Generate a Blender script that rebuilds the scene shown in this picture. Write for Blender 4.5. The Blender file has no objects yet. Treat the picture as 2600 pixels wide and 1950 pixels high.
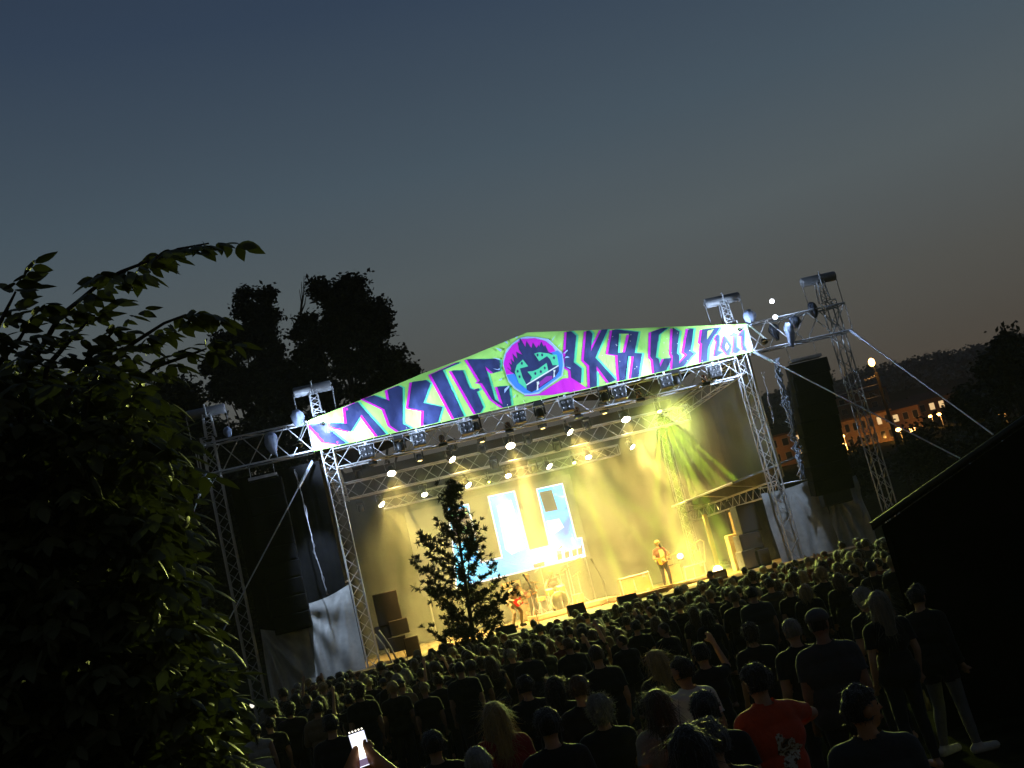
import bpy, bmesh, math, random
import numpy as np
from mathutils import Vector, Matrix, noise as mnoise
random.seed(7); RNG = np.random.default_rng(7)
SC = bpy.context.scene
COL = SC.collection
R = math.radians

# ------------------------------------------------------------------ camera
# stage space: x to the right along the stage front, y into the stage, z up, ground z = 0
FPX = 3000.0                                   # focal length in pixels of a 2600 px wide picture
ROLL, PIT, YAW = R(13.902), R(9.576), R(-8.289)
CAMP = np.array([-6.649, -40.443, 2.75])
FW = np.array([-math.sin(YAW)*math.cos(PIT), math.cos(YAW)*math.cos(PIT), math.sin(PIT)])
RT = np.array([math.cos(YAW), math.sin(YAW), 0.0])
UP = np.cross(RT, FW)
cR, sR = math.cos(ROLL), math.sin(ROLL)
cam_d = bpy.data.cameras.new('camera'); cam = bpy.data.objects.new('camera', cam_d); COL.objects.link(cam)
cam_d.sensor_width = 36.0; cam_d.lens = FPX/2600*36; cam_d.clip_start = .1; cam_d.clip_end = 4000
ru = RT*cR - UP*sR; uu = RT*sR + UP*cR         # rolled camera axes
cam.matrix_world = Matrix(((ru[0], uu[0], -FW[0], CAMP[0]), (ru[1], uu[1], -FW[1], CAMP[1]), (ru[2], uu[2], -FW[2], CAMP[2]), (0, 0, 0, 1)))
SC.camera = cam
def ray(x, y):
    dx, dy = x-1300, y-975
    return FW + RT*(dx*cR-dy*sR)/FPX - UP*(dx*sR+dy*cR)/FPX
def aty(x, y, Y): d = ray(x, y); return CAMP + d*((Y-CAMP[1])/d[1])      # the point at depth plane y = Y
def atz(x, y, Z): d = ray(x, y); return CAMP + d*((Z-CAMP[2])/d[2])      # the point at height z = Z
def atd(x, y, D): return CAMP + ray(x, y)*D
def proj(P):
    d = np.asarray(P, float)-CAMP; z = d@FW; u = FPX*(d@RT)/z; v = -FPX*(d@UP)/z
    return 1300+u*cR+v*sR, 975-u*sR+v*cR, z

# ------------------------------------------------------------------ world, exposure
W = bpy.data.worlds.new('World'); SC.world = W; W.use_nodes = True
nt = W.node_tree; nt.nodes.clear()
def N(t, ty, **kw):
    n = t.nodes.new(ty)
    for k, v in kw.items(): setattr(n, k, v)
    return n
wo = N(nt, 'ShaderNodeOutputWorld'); bg = N(nt, 'ShaderNodeBackground')
sky = N(nt, 'ShaderNodeTexSky', sky_type='NISHITA')
sky.sun_disc = False; sky.sun_elevation = R(-2.5); sky.sun_rotation = R(48); sky.altitude = 200
sky.air_density = 1.2; sky.dust_density = 3.0; sky.ozone_density = 2.0
# town haze over the dusk sky: grey by elevation, brown at the horizon
tc = N(nt, 'ShaderNodeTexCoord'); sx = N(nt, 'ShaderNodeSeparateXYZ')
nt.links.new(tc.outputs['Generated'], sx.inputs[0])
rp = N(nt, 'ShaderNodeValToRGB')
mp = N(nt, 'ShaderNodeMapRange'); mp.inputs[1].default_value = -.02; mp.inputs[2].default_value = .62
nt.links.new(sx.outputs[2], mp.inputs[0]); nt.links.new(mp.outputs[0], rp.inputs[0])
el = rp.color_ramp.elements
el[0].position = 0; el[0].color = (.066, .045, .030, 1)
el[1].position = 1; el[1].color = (.016, .026, .050, 1)
for p, c in ((.18, (.076, .060, .045)), (.30, (.086, .082, .068)), (.44, (.088, .105, .106)), (.58, (.061, .088, .108)), (.78, (.030, .049, .080))):
    e = el.new(p); e.color = (*c, 1)
sm = N(nt, 'ShaderNodeVectorMath', operation='SCALE'); sm.inputs['Scale'].default_value = .10
nt.links.new(sky.outputs[0], sm.inputs[0])
ad = N(nt, 'ShaderNodeVectorMath', operation='ADD')
nt.links.new(sm.outputs[0], ad.inputs[0]); nt.links.new(rp.outputs[0], ad.inputs[1])
# at dusk the sky away from the sunset is darker
dt = N(nt, 'ShaderNodeVectorMath', operation='DOT_PRODUCT'); dt.inputs[1].default_value = (.42, .91, 0); nt.links.new(tc.outputs['Generated'], dt.inputs[0])
dm = N(nt, 'ShaderNodeMapRange'); dm.inputs[1].default_value = -.6; dm.inputs[2].default_value = .7; dm.inputs[3].default_value = .42; dm.inputs[4].default_value = 1.0; nt.links.new(dt.outputs['Value'], dm.inputs[0])
wn = N(nt, 'ShaderNodeTexNoise'); wm = N(nt, 'ShaderNodeMapping'); wm.inputs['Scale'].default_value = (1.6, 1.6, 6.5); nt.links.new(tc.outputs['Generated'], wm.inputs[0]); nt.links.new(wm.outputs[0], wn.inputs['Vector']); wn.inputs['Scale'].default_value = 1.3; wn.inputs['Detail'].default_value = 5
wr = N(nt, 'ShaderNodeMapRange'); wr.inputs[3].default_value = .93; wr.inputs[4].default_value = 1.07; nt.links.new(wn.outputs['Fac'], wr.inputs[0])      # thin, even veil of high haze
wx = N(nt, 'ShaderNodeMath', operation='MULTIPLY'); nt.links.new(dm.outputs[0], wx.inputs[0]); nt.links.new(wr.outputs[0], wx.inputs[1]); dm = wx
az = N(nt, 'ShaderNodeVectorMath', operation='SCALE'); nt.links.new(ad.outputs[0], az.inputs[0]); nt.links.new(dm.outputs[0], az.inputs['Scale'])
nt.links.new(az.outputs[0], bg.inputs[0]); bg.inputs[1].default_value = 1.0
nt.links.new(bg.outputs[0], wo.inputs[0])
vs = SC.view_settings; SC.display_settings.display_device = 'sRGB'
vs.view_transform = 'Standard'; vs.look = 'None'; vs.exposure = 0; vs.gamma = 1; vs.use_curve_mapping = False
cy = SC.cycles
cy.use_denoising = True; cy.max_bounces = 5; cy.diffuse_bounces = 2; cy.glossy_bounces = 2; cy.transmission_bounces = 2
cy.volume_bounces = 0; cy.transparent_max_bounces = 6; cy.sample_clamp_indirect = 4.0; cy.sample_clamp_direct = 30.0; cy.caustics_reflective = False; cy.caustics_refractive = False
cy.use_light_tree = True; cy.use_adaptive_sampling = True; cy.adaptive_threshold = .025
cy.volume_step_rate = 2.0; cy.volume_max_steps = 64

# ------------------------------------------------------------------ materials
MATS = {}
def mat(name, col, rough=.6, metal=0.0, noise=0.0, nscale=8.0, bump=0.0, bscale=40.0, emit=None, estr=0.0, objcol=False, sheen=0.0, spec=None, stretch=None):
    if name in MATS: return MATS[name]
    m = bpy.data.materials.new(name); m.use_nodes = True; t = m.node_tree; b = t.nodes['Principled BSDF']
    b.inputs['Roughness'].default_value = rough; b.inputs['Metallic'].default_value = metal
    if spec is not None: b.inputs['Specular IOR Level'].default_value = spec
    if sheen: b.inputs['Sheen Weight'].default_value = sheen; b.inputs['Sheen Roughness'].default_value = .4
    b.inputs['Base Color'].default_value = (*col, 1)
    src = None
    if objcol:
        oi = N(t, 'ShaderNodeObjectInfo'); src = oi.outputs['Color']
    if noise or bump:
        co = N(t, 'ShaderNodeTexCoord'); mpg = N(t, 'ShaderNodeMapping')
        if stretch: mpg.inputs['Scale'].default_value = stretch
        t.links.new(co.outputs['Object'], mpg.inputs[0])
    if noise:
        nz = N(t, 'ShaderNodeTexNoise'); nz.inputs['Scale'].default_value = nscale; nz.inputs['Detail'].default_value = 5
        t.links.new(mpg.outputs[0], nz.inputs['Vector'])
        mr = N(t, 'ShaderNodeMapRange'); mr.inputs[1].default_value = .3; mr.inputs[2].default_value = .7
        mr.inputs[3].default_value = 1-noise; mr.inputs[4].default_value = 1+noise
        t.links.new(nz.outputs['Fac'], mr.inputs[0])
        vm = N(t, 'ShaderNodeVectorMath', operation='SCALE')
        if src: t.links.new(src, vm.inputs[0])
        else: vm.inputs[0].default_value = col
        t.links.new(mr.outputs[0], vm.inputs['Scale']); src = vm.outputs[0]
        mr2 = N(t, 'ShaderNodeMapRange'); mr2.inputs[3].default_value = max(.05, rough-.15); mr2.inputs[4].default_value = min(1, rough+.15)
        t.links.new(nz.outputs['Fac'], mr2.inputs[0]); t.links.new(mr2.outputs[0], b.inputs['Roughness'])
    if src: t.links.new(src, b.inputs['Base Color'])
    if bump:
        nb = N(t, 'ShaderNodeTexNoise'); nb.inputs['Scale'].default_value = bscale; nb.inputs['Detail'].default_value = 4
        t.links.new(mpg.outputs[0], nb.inputs['Vector'])
        bp = N(t, 'ShaderNodeBump'); bp.inputs['Strength'].default_value = bump; bp.inputs['Distance'].default_value = .05
        t.links.new(nb.outputs['Fac'], bp.inputs['Height']); t.links.new(bp.outputs[0], b.inputs['Normal'])
    if emit:
        b.inputs['Emission Color'].default_value = (*emit, 1); b.inputs['Emission Strength'].default_value = estr
    MATS[name] = m; return m
ALU = mat('aluminium', (.62, .63, .66), .36, .5, .18, 3, .05, 30)
STEEL = mat('galvanised_steel', (.5, .5, .52), .45, .8, .2, 5)
BLACKC = mat('black_cloth', (.010, .010, .011), .95, 0, .3, 2, .3, 6, spec=.08)
BLACKP = mat('black_plastic', (.014, .014, .015), .45, 0, .2, 12)
TARP = mat('silver_tarpaulin', (.50, .49, .46), .36, .15, .12, 6, .10, 7)
CABLE = mat('cable_jacket', (.5, .5, .55), .5)
DECK = mat('deck_plywood', (.30, .20, .11), .55, 0, .3, 6)
WOOD = mat('raw_timber', (.42, .27, .12), .65, 0, .25, 5, .1, 30, stretch=(1, 1, .15))
GLASSL = mat('lamp_lens_dark', (.06, .06, .065), .25, 0)

# ------------------------------------------------------------------ mesh builder
def fast_mesh(name, V, F):
    me = bpy.data.meshes.new(name)
    V = np.asarray(V, np.float32)
    if isinstance(F, np.ndarray):
        n, k = F.shape
        me.vertices.add(len(V)); me.vertices.foreach_set('co', V.ravel())
        me.loops.add(n*k); me.loops.foreach_set('vertex_index', F.astype(np.int32).ravel())
        me.polygons.add(n); me.polygons.foreach_set('loop_start', np.arange(0, n*k, k, dtype=np.int32))
        me.update(calc_edges=True)
    else:
        me.from_pydata([tuple(map(float, v)) for v in V], [], F)
        me.update()
    return me
def frame(d):
    d = np.asarray(d, float); d = d/np.linalg.norm(d)
    a = np.array([0, 0, 1.]) if abs(d[2]) < .9 else np.array([0, 1., 0])
    s = np.cross(a, d); s /= np.linalg.norm(s); return s, np.cross(d, s), d
def rotz(a):
    c, s = math.cos(a), math.sin(a); return np.array([[c, -s, 0], [s, c, 0], [0, 0, 1]])
def rotx(a):
    c, s = math.cos(a), math.sin(a); return np.array([[1, 0, 0], [0, c, -s], [0, s, c]])
def roty(a):
    c, s = math.cos(a), math.sin(a); return np.array([[c, 0, s], [0, 1, 0], [-s, 0, c]])
class MB:
    def __init__(s): s.v = []; s.f = []
    def add(s, V, F):
        o = len(s.v); s.v += [np.asarray(p, float) for p in V]; s.f += [tuple(i+o for i in f) for f in F]; return s
    def box(s, c, size, rot=None, bev=0.0):
        x, y, z = np.asarray(size, float)/2
        if bev <= 0:
            V = [(-x, -y, -z), (x, -y, -z), (x, y, -z), (-x, y, -z), (-x, -y, z), (x, -y, z), (x, y, z), (-x, y, z)]
            F = [(0, 3, 2, 1), (4, 5, 6, 7), (0, 1, 5, 4), (1, 2, 6, 5), (2, 3, 7, 6), (3, 0, 4, 7)]
        else:
            b = min(bev, x*.9, y*.9, z*.9); V = []; F = []; ix = {}
            for a in (-1, 1):
                for q in (-1, 1):
                    for e in (-1, 1):
                        for k in range(3):
                            p = [a*x, q*y, e*z]; sg = (a, q, e)
                            for j in range(3):
                                if j != k: p[j] -= sg[j]*b
                            ix[(a, q, e, k)] = len(V); V.append(p)
            for k in range(3):                                        # faces
                for sg in (-1, 1):
                    o = [j for j in range(3) if j != k]; cyc = [(-1, -1), (1, -1), (1, 1), (-1, 1)]; f = []
                    for u, w in cyc:
                        t = [0, 0, 0]; t[k] = sg; t[o[0]] = u; t[o[1]] = w; f.append(ix[(*t, k)])
                    F.append(tuple(f))
            for k in range(3):                                        # edges along k
                o = [j for j in range(3) if j != k]
                for u in (-1, 1):
                    for w in (-1, 1):
                        t0 = [0, 0, 0]; t0[o[0]] = u; t0[o[1]] = w; t1 = list(t0); t0[k] = -1; t1[k] = 1
                        F.append((ix[(*t0, o[0])], ix[(*t1, o[0])], ix[(*t1, o[1])], ix[(*t0, o[1])]))
            for a in (-1, 1):
                for q in (-1, 1):
                    for e in (-1, 1): F.append((ix[(a, q, e, 0)], ix[(a, q, e, 1)], ix[(a, q, e, 2)]))
        V = np.array(V)
        if rot is not None: V = V@np.asarray(rot).T
        return s.add(V+np.asarray(c, float), F)
    def tube(s, p, q, r1, r2=None, n=8, cap=True):
        r2 = r1 if r2 is None else r2
        p = np.asarray(p, float); q = np.asarray(q, float); a, b, _ = frame(q-p); V = []
        for i in range(n):
            t = 2*math.pi*i/n; e = a*math.cos(t)+b*math.sin(t); V += [p+e*r1, q+e*r2]
        F = [(2*i, 2*((i+1) % n), 2*((i+1) % n)+1, 2*i+1) for i in range(n)]
        if cap: F += [tuple(range(2*n-2, -1, -2)), tuple(range(1, 2*n, 2))]
        return s.add(V, F)
    def path(s, pts, r, n=6, r2=None):
        pts = [np.asarray(p, float) for p in pts]; m = len(pts); V = []; F = []
        for k, p in enumerate(pts):
            d = pts[min(k+1, m-1)]-pts[max(k-1, 0)]; a, b, _ = frame(d); rr = r if r2 is None else r+(r2-r)*k/(m-1)
            for i in range(n):
                t = 2*math.pi*i/n; V.append(p+(a*math.cos(t)+b*math.sin(t))*rr)
        for k in range(m-1):
            for i in range(n): F.append((k*n+i, k*n+(i+1) % n, (k+1)*n+(i+1) % n, (k+1)*n+i))
        F += [tuple(range(n-1, -1, -1)), tuple(range((m-1)*n, m*n))]
        return s.add(V, F)
    def lathe(s, c, axis, prof, n=16):
        c = np.asarray(c, float); a, b, d = frame(axis); V = []; F = []; m = len(prof)
        for h, r in prof:
            for i in range(n):
                t = 2*math.pi*i/n; V.append(c+d*h+(a*math.cos(t)+b*math.sin(t))*r)
        for k in range(m-1):
            for i in range(n): F.append((k*n+i, k*n+(i+1) % n, (k+1)*n+(i+1) % n, (k+1)*n+i))
        F += [tuple(range(n-1, -1, -1)), tuple(range((m-1)*n, m*n))]
        return s.add(V, F)
    def ell(s, c, rad, rot=None, n=12, m=8):
        V = [(0, 0, -1)]; F = []
        for k in range(1, m):
            th = -math.pi/2+math.pi*k/m
            for i in range(n): V.append((math.cos(th)*math.cos(2*math.pi*i/n), math.cos(th)*math.sin(2*math.pi*i/n), math.sin(th)))
        V.append((0, 0, 1)); L = len(V)-1
        for i in range(n): F.append((0, 1+(i+1) % n, 1+i)); F.append((L, L-n+i, L-n+(i+1) % n))
        for k in range(m-2):
            for i in range(n): F.append((1+k*n+i, 1+k*n+(i+1) % n, 1+(k+1)*n+(i+1) % n, 1+(k+1)*n+i))
        V = np.array(V)*np.asarray(rad)
        if rot is not None: V = V@np.asarray(rot).T
        return s.add(V+np.asarray(c, float), F)
    def prism(s, poly, d):
        n = len(poly); d = np.asarray(d, float); V = [np.asarray(p, float) for p in poly]+[np.asarray(p, float)+d for p in poly]
        return s.add(V, [tuple(range(n-1, -1, -1)), tuple(range(n, 2*n))]+[(i, (i+1) % n, n+(i+1) % n, n+i) for i in range(n)])
    def build(s, name, m, parent=None, smooth=False, col=None):
        off = np.array(parent.matrix_basis.translation) if parent is not None else np.zeros(3)
        if parent is not None and parent.parent is not None: off = off+np.array(parent.parent.matrix_basis.translation)
        V = np.array(s.v)-off
        me = bpy.data.meshes.new(name); me.from_pydata([tuple(map(float, v)) for v in V], [], s.f); me.update()
        bm = bmesh.new(); bm.from_mesh(me); bmesh.ops.recalc_face_normals(bm, faces=bm.faces); bm.to_mesh(me); bm.free()
        return obj(name, me, m, parent, smooth, col)
def obj(name, me, m, parent=None, smooth=False, col=None):
    o = bpy.data.objects.new(name, me); COL.objects.link(o)
    if m is not None and len(me.materials) == 0: me.materials.append(m)
    if parent is not None: o.parent = parent
    if smooth: me.polygons.foreach_set('use_smooth', [True]*len(me.polygons))
    if col is not None: o.color = (*col, 1)
    return o
def tag(o, label=None, cat=None, group=None, kind=None):
    if label: o['label'] = label
    if cat: o['category'] = cat
    if group: o['group'] = group
    if kind: o['kind'] = kind
    return o
def thing(name, loc, label, cat, group=None):
    o = bpy.data.objects.new(name, None); COL.objects.link(o); o.location = tuple(float(a) for a in loc); o.empty_display_size = .1
    return tag(o, label, cat, group)
def copy_tree(o, parent=None):
    c = o.copy(); COL.objects.link(c); c.parent = parent
    for ch in list(o.children): copy_tree(ch, c)
    return c
def lamp(name, kind, loc, energy, col, parent=None, aim=None, size=.05, angle=None, blend=.3):
    d = bpy.data.lights.new(name, kind); d.energy = energy; d.color = col
    if kind in ('POINT', 'SPOT'): d.shadow_soft_size = size
    if kind == 'SPOT': d.spot_size = angle; d.spot_blend = blend
    if kind == 'AREA': d.size = size
    o = bpy.data.objects.new(name, d); COL.objects.link(o)
    off = np.zeros(3)
    if parent is not None: o.parent = parent; off = np.array(parent.matrix_basis.translation)
    o.location = tuple(np.asarray(loc, float)-off)
    if aim is not None: o.rotation_euler = Vector(aim).to_track_quat('-Z', 'Y').to_euler()
    return o
UNIT = {}
def unit_tube(m, n=6):
    k = (m.name, n)
    if k not in UNIT:
        b = MB().tube((0, 0, -.5), (0, 0, .5), 1, n=n, cap=False); me = bpy.data.meshes.new('brace'); me.from_pydata([tuple(v) for v in b.v], [], b.f); me.materials.append(m)
        me.polygons.foreach_set('use_smooth', [True]*len(me.polygons)); UNIT[k] = me
    return UNIT[k]
def bar(name, p, q, r, m, parent, n=6):
    """one straight bar, sharing the unit tube mesh"""
    p = np.asarray(p, float); q = np.asarray(q, float); a, b, d = frame(q-p); L = np.linalg.norm(q-p)
    o = bpy.data.objects.new(name, unit_tube(m, n)); COL.objects.link(o); o.parent = parent
    c = (p+q)/2-np.array(parent.matrix_basis.translation)
    o.matrix_basis = Matrix(((a[0]*r, b[0]*r, d[0]*L, c[0]), (a[1]*r, b[1]*r, d[1]*L, c[1]), (a[2]*r, b[2]*r, d[2]*L, c[2]), (0, 0, 0, 1)))
    return o
def truss(name, A, B, side, upv, w, h, label, cat='truss', group=None, step=.5, rc=.026, rb=.013, faces=4, m=None):
    """box lattice from A to B (centre line); side, upv unit vectors across it"""
    m = m or ALU; A = np.asarray(A, float); B = np.asarray(B, float); side = np.asarray(side, float); upv = np.asarray(upv, float)
    t = thing(name, A, label, cat, group); L = np.linalg.norm(B-A); d = (B-A)/L; n = max(2, int(round(L/step)))
    cs = [(-1, -1), (1, -1), (1, 1), (-1, 1)]
    cor = [side*a*w/2+upv*b*h/2 for a, b in cs]
    for c in cor: bar('chord', A+c, B+c, rc, m, t, 8)
    for k in range(faces):
        c0, c1 = cor[k], cor[(k+1) % 4]
        for i in range(n):
            p, q = (c0, c1) if (i+k) % 2 == 0 else (c1, c0)
            bar('brace', A+d*L*i/n+p, A+d*L*(i+1)/n+q, rb, m, t)
    for c0, c1 in ((cor[0], cor[1]), (cor[1], cor[2]), (cor[2], cor[3]), (cor[3], cor[0])):
        bar('end_bar', A+c0, A+c1, rb, m, t); bar('end_bar', B+c0, B+c1, rb, m, t)
    return t

# ================================================================== setting: ground, hillside
def terrain(x, y):
    t = max(0.0, y-60); z = .10*min(t, 140)
    if y > 200: z += .150*min(y-200, 380)*(.55+.45*min(1, max(0, (x+40)/120)))
    if y > 60: z += 4.0*mnoise.noise(Vector((x*.012, y*.012, 3)))*min(1, t/150)
    return z
GRASS = mat('trampled_grass', (.028, .03, .017), 1.0, 0, .5, 1.2, .4, 14, spec=0.0)
gx = np.unique(np.concatenate([np.linspace(-420, -60, 19), np.linspace(-60, 160, 45), np.linspace(160, 700, 28)]))
gy = np.unique(np.concatenate([np.linspace(-90, -45, 6), np.linspace(-45, 60, 22), np.linspace(60, 620, 57)]))
V = [(x, y, terrain(x, y)) for y in gy for x in gx]; nx = len(gx)
F = np.array([(j*nx+i, j*nx+i+1, (j+1)*nx+i+1, (j+1)*nx+i) for j in range(len(gy)-1) for i in range(nx-1)])
tag(obj('ground', fast_mesh('ground', V, F), GRASS, smooth=True), 'dark trampled ground under the crowd rising to the hillside', 'ground', kind='structure')

# ================================================================== stage structure
TH = 8.83                                           # bottom of the front truss wings
for nm, x, y, top, lab in (('stage_tower', -7.5, 0, 10.1, 'front lattice tower at the left end of the banner, lit blue-white'),
                           ('stage_tower', 7.5, 0, 10.1, 'front lattice tower at the right end of the banner, lit blue'),
                           ('stage_tower', -11.33, 0, 10.1, 'outer lattice tower at far left, half hidden by the leafy tree'),
                           ('stage_tower', 11.33, 0, 10.1, 'outermost right lattice tower with guy wire at its head'),
                           ('stage_tower', 7.5, 13.15, 8.6, 'rear lattice tower inside the stage at the end of the side awning')):
    truss(nm, (x, y, .02), (x, y, top), (1, 0, 0), (0, 1, 0), .40, .40, lab, 'tower', 'stage lattice towers', .42, .027, .014)
Y1 = -.25
truss('front_truss', (-7.3, Y1+.3, 8.43), (7.3, Y1+.3, 8.43), (0, 1, 0), (0, 0, 1), .62, .64, 'front lighting truss directly under the painted banner', 'truss', 'lighting trusses', .62)
truss('middle_truss', (-7.35, 5.9, 7.92), (6.8, 5.9, 7.92), (0, 1, 0), (0, 0, 1), .55, .62, 'middle lighting truss hung behind the front one', 'truss', 'lighting trusses', .62)
truss('rear_truss', (-5.9, 10.2, 7.50), (4.6, 10.2, 7.50), (0, 1, 0), (0, 0, 1), .42, .42, 'rearmost and lowest lighting truss above the video screen', 'truss', 'lighting trusses', .55)
for s, nm in ((-1, 'left'), (1, 'right')):
    truss('wing_truss', (s*7.95, -.05, 9.35), (s*11.75, -.05, 9.35), (0, 1, 0), (0, 0, 1), .62, 1.02, f'{nm} wing truss carrying the loudspeaker column outside the banner', 'truss', 'wing trusses', .78, .032, .02)
for s in (-1, 1):
    truss('side_truss', (s*7.5, .4, 8.5), (s*7.5, 13, 8.5), (1, 0, 0), (0, 0, 1), .4, .5, 'side roof truss running to the back of the stage, ' + ('left' if s < 0 else 'right'), 'truss', 'side roof trusses', .7, faces=3)
truss('awning_truss', (7.5, .25, 4.0), (7.5, 12.9, 4.0), (1, 0, 0), (0, 0, 1), .3, .45, 'low lattice beam carrying the awning at the right side of the stage', 'truss', None, .45, faces=3)

# tower heads: roller cylinders on short lattice masts
ROLL_M = mat('roller_shell', (.34, .35, .37), .4, .3, .15, 4)
def tower_head(x, lab):
    t = thing('tower_head', (x, 0, 10.12), lab, 'hoist', 'tower head rollers')
    b = MB(); b.lathe((x-.66, 0, 10.98), (1, 0, 0), [(0, .12), (.01, .16), (.04, .175), (1.28, .175), (1.31, .16), (1.32, .12)], 18); b.build('roller', ROLL_M, t, True)
    for sx in (-.16, .16):
        for sy in (-.16, .16): bar('mast_leg', (x+sx, sy, 10.1), (x+sx*.8, sy*.7, 10.95), .03, ALU, t)
    for k in range(4):
        for sx in (-1, 1): bar('mast_brace', (x-.16*sx, -.16, 10.12+.2*k), (x+.16*sx, -.16, 10.32+.2*k), .014, ALU, t)
    for sx in (-.68, .68): bar('stay_rod', (x+sx, 0, 10.95), (x+sx*.95, -.05, 9.95), .018, STEEL, t)
    bar('pin', (x, -.19, 10.75), (x, -.19, 11.22), .03, ALU, t)
tower_head(-7.55, 'brightly lit blue roller head above the left end of the banner')
tower_head(7.45, 'violet-lit roller head above the right end of the banner')
tower_head(11.2, 'dark grey roller head on top of the outermost right tower')
tower_head(-11.2, 'roller head glimpsed through leaves on the outermost left tower')

# roof skin, back and side drapes
ROOF = mat('roof_skin', (.012, .012, .013), .9, 0, .3, 2, spec=0.0)
t = MB(); pk = 11.25
for a, b_ in (((-7.9, 9.86), (.16, pk)), ((.16, pk), (7.95, 9.86))):
    t.prism([(a[0], .12, a[1]-.04), (b_[0], .12, b_[1]-.04), (b_[0], .12, b_[1]-.10), (a[0], .12, a[1]-.10)], (0, 13.3, 0))
tag(t.build('stage_roof', ROOF), 'dark gabled roof skin stretched behind the banner', 'roof')
def drape(name, P, Q, z0, z1, label, m, folds=26, amp=.07, nz=5, seed=0, bottom=None, cat='curtain'):
    P = np.array(P, float); Q = np.array(Q, float); L = np.linalg.norm(Q-P); d = (Q-P)/L; nrm = np.array([d[1], -d[0]])
    nxx = folds*5; V = []
    for j in range(nz+1):
        z = z0+(z1-z0)*j/nz
        for i in range(nxx+1):
            s = i/nxx; a = amp*(math.sin(s*folds*2*math.pi+mnoise.noise(Vector((s*9, seed, z*.2)))*4)*.6+.7*mnoise.noise(Vector((s*folds*.8, seed+5, z*.35))))*(1.15-.5*j/nz)
            p = P+(Q-P)*s+nrm*a; V.append((p[0], p[1], z))
    F = np.array([(j*(nxx+1)+i, j*(nxx+1)+i+1, (j+1)*(nxx+1)+i+1, (j+1)*(nxx+1)+i) for j in range(nz) for i in range(nxx)])
    return tag(obj(name, fast_mesh(name, V, F), m, smooth=True), label, cat)
BACKC = mat('backdrop_cloth', (.05, .05, .048), .85, 0, .25, 1.5, .2, 5)
drape('backdrop', (-8.2, 13.6), (8.4, 13.6), 1.2, 9.6, 'tall dark backdrop closing the rear of the stage', BACKC, 18, .05)
drape('side_drape', (8.1, 13.6), (8.1, .6), 4.3, 9.2, 'dark side drape between the right front tower and rear tower', BACKC, 12, .05, seed=3)
drape('side_drape', (-8.0, .7), (-8.0, 13.6), 1.2, 9.2, 'black side drape behind the left front tower', BLACKC, 12, .05, seed=4)
drape('wing_drape', (10.8, 6.0), (7.4, 6.4), 1.2, 4.1, 'black drape at the back of the side-stage bay under the awning', BLACKC, 7, .06, seed=6)

# stage deck, one panel at a time, with a black skirt
dk = thing('stage_platform', (0, 5, 1.2), 'raised stage platform of wooden deck panels behind the crowd', 'stage')
me0 = None
for i in range(9):
    for j in range(8):
        if me0 is None:
            o = MB().box((0, 0, 0), (1.985, 1.985, .1), bev=.012).build('deck_panel', DECK); me0 = o.data; o.parent = dk
        else: o = obj('deck_panel', me0, None, dk)
        o.location = (-7+2*i-.4+.0, -1.5+2*j-5+.2, .15)
MB().box((.6, -2.45, .62), (18.2, .04, 1.16)).build('skirt', BLACKC, dk)

# ------------------------------------------------------------------ banner
LIME = mat('banner_lime', (.42, .84, .16), .6, 0, .05, 3, .25, 4)
NAVY = mat('banner_navy', (.022, .034, .125), .55, 0, .25, 3, .12, 5)
MAGE = mat('banner_magenta', (.72, .012, .62), .6)
MINT = mat('banner_mint', (.10, .72, .36), .6)
BLUE = mat('banner_blue', (.06, .28, .92), .6)
LBLUE = mat('banner_pale_blue', (.45, .60, .95), .6)
PURP = mat('banner_purple', (.34, .03, .38), .6)
WHITE = mat('banner_white', (.85, .86, .8), .6)
BY = -.34
def wrinkle(x, z):
    w = .030*mnoise.noise(Vector((x*1.3, z*1.1, 0)))+.012*mnoise.noise(Vector((x*4.2, z*2.2, 2)))+.010*mnoise.noise(Vector((x*2.2+z*2.0, z*.6, 7)))
    if x < -5.2:
        k = (-5.2-x)/2.6; u = (x+7.2)*.75-(z-9.4)*.9
        w += .045*k*abs(math.sin(u*4.2))-.03*k+.02*k*mnoise.noise(Vector((u*6, z*2, 4)))
    return w
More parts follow.
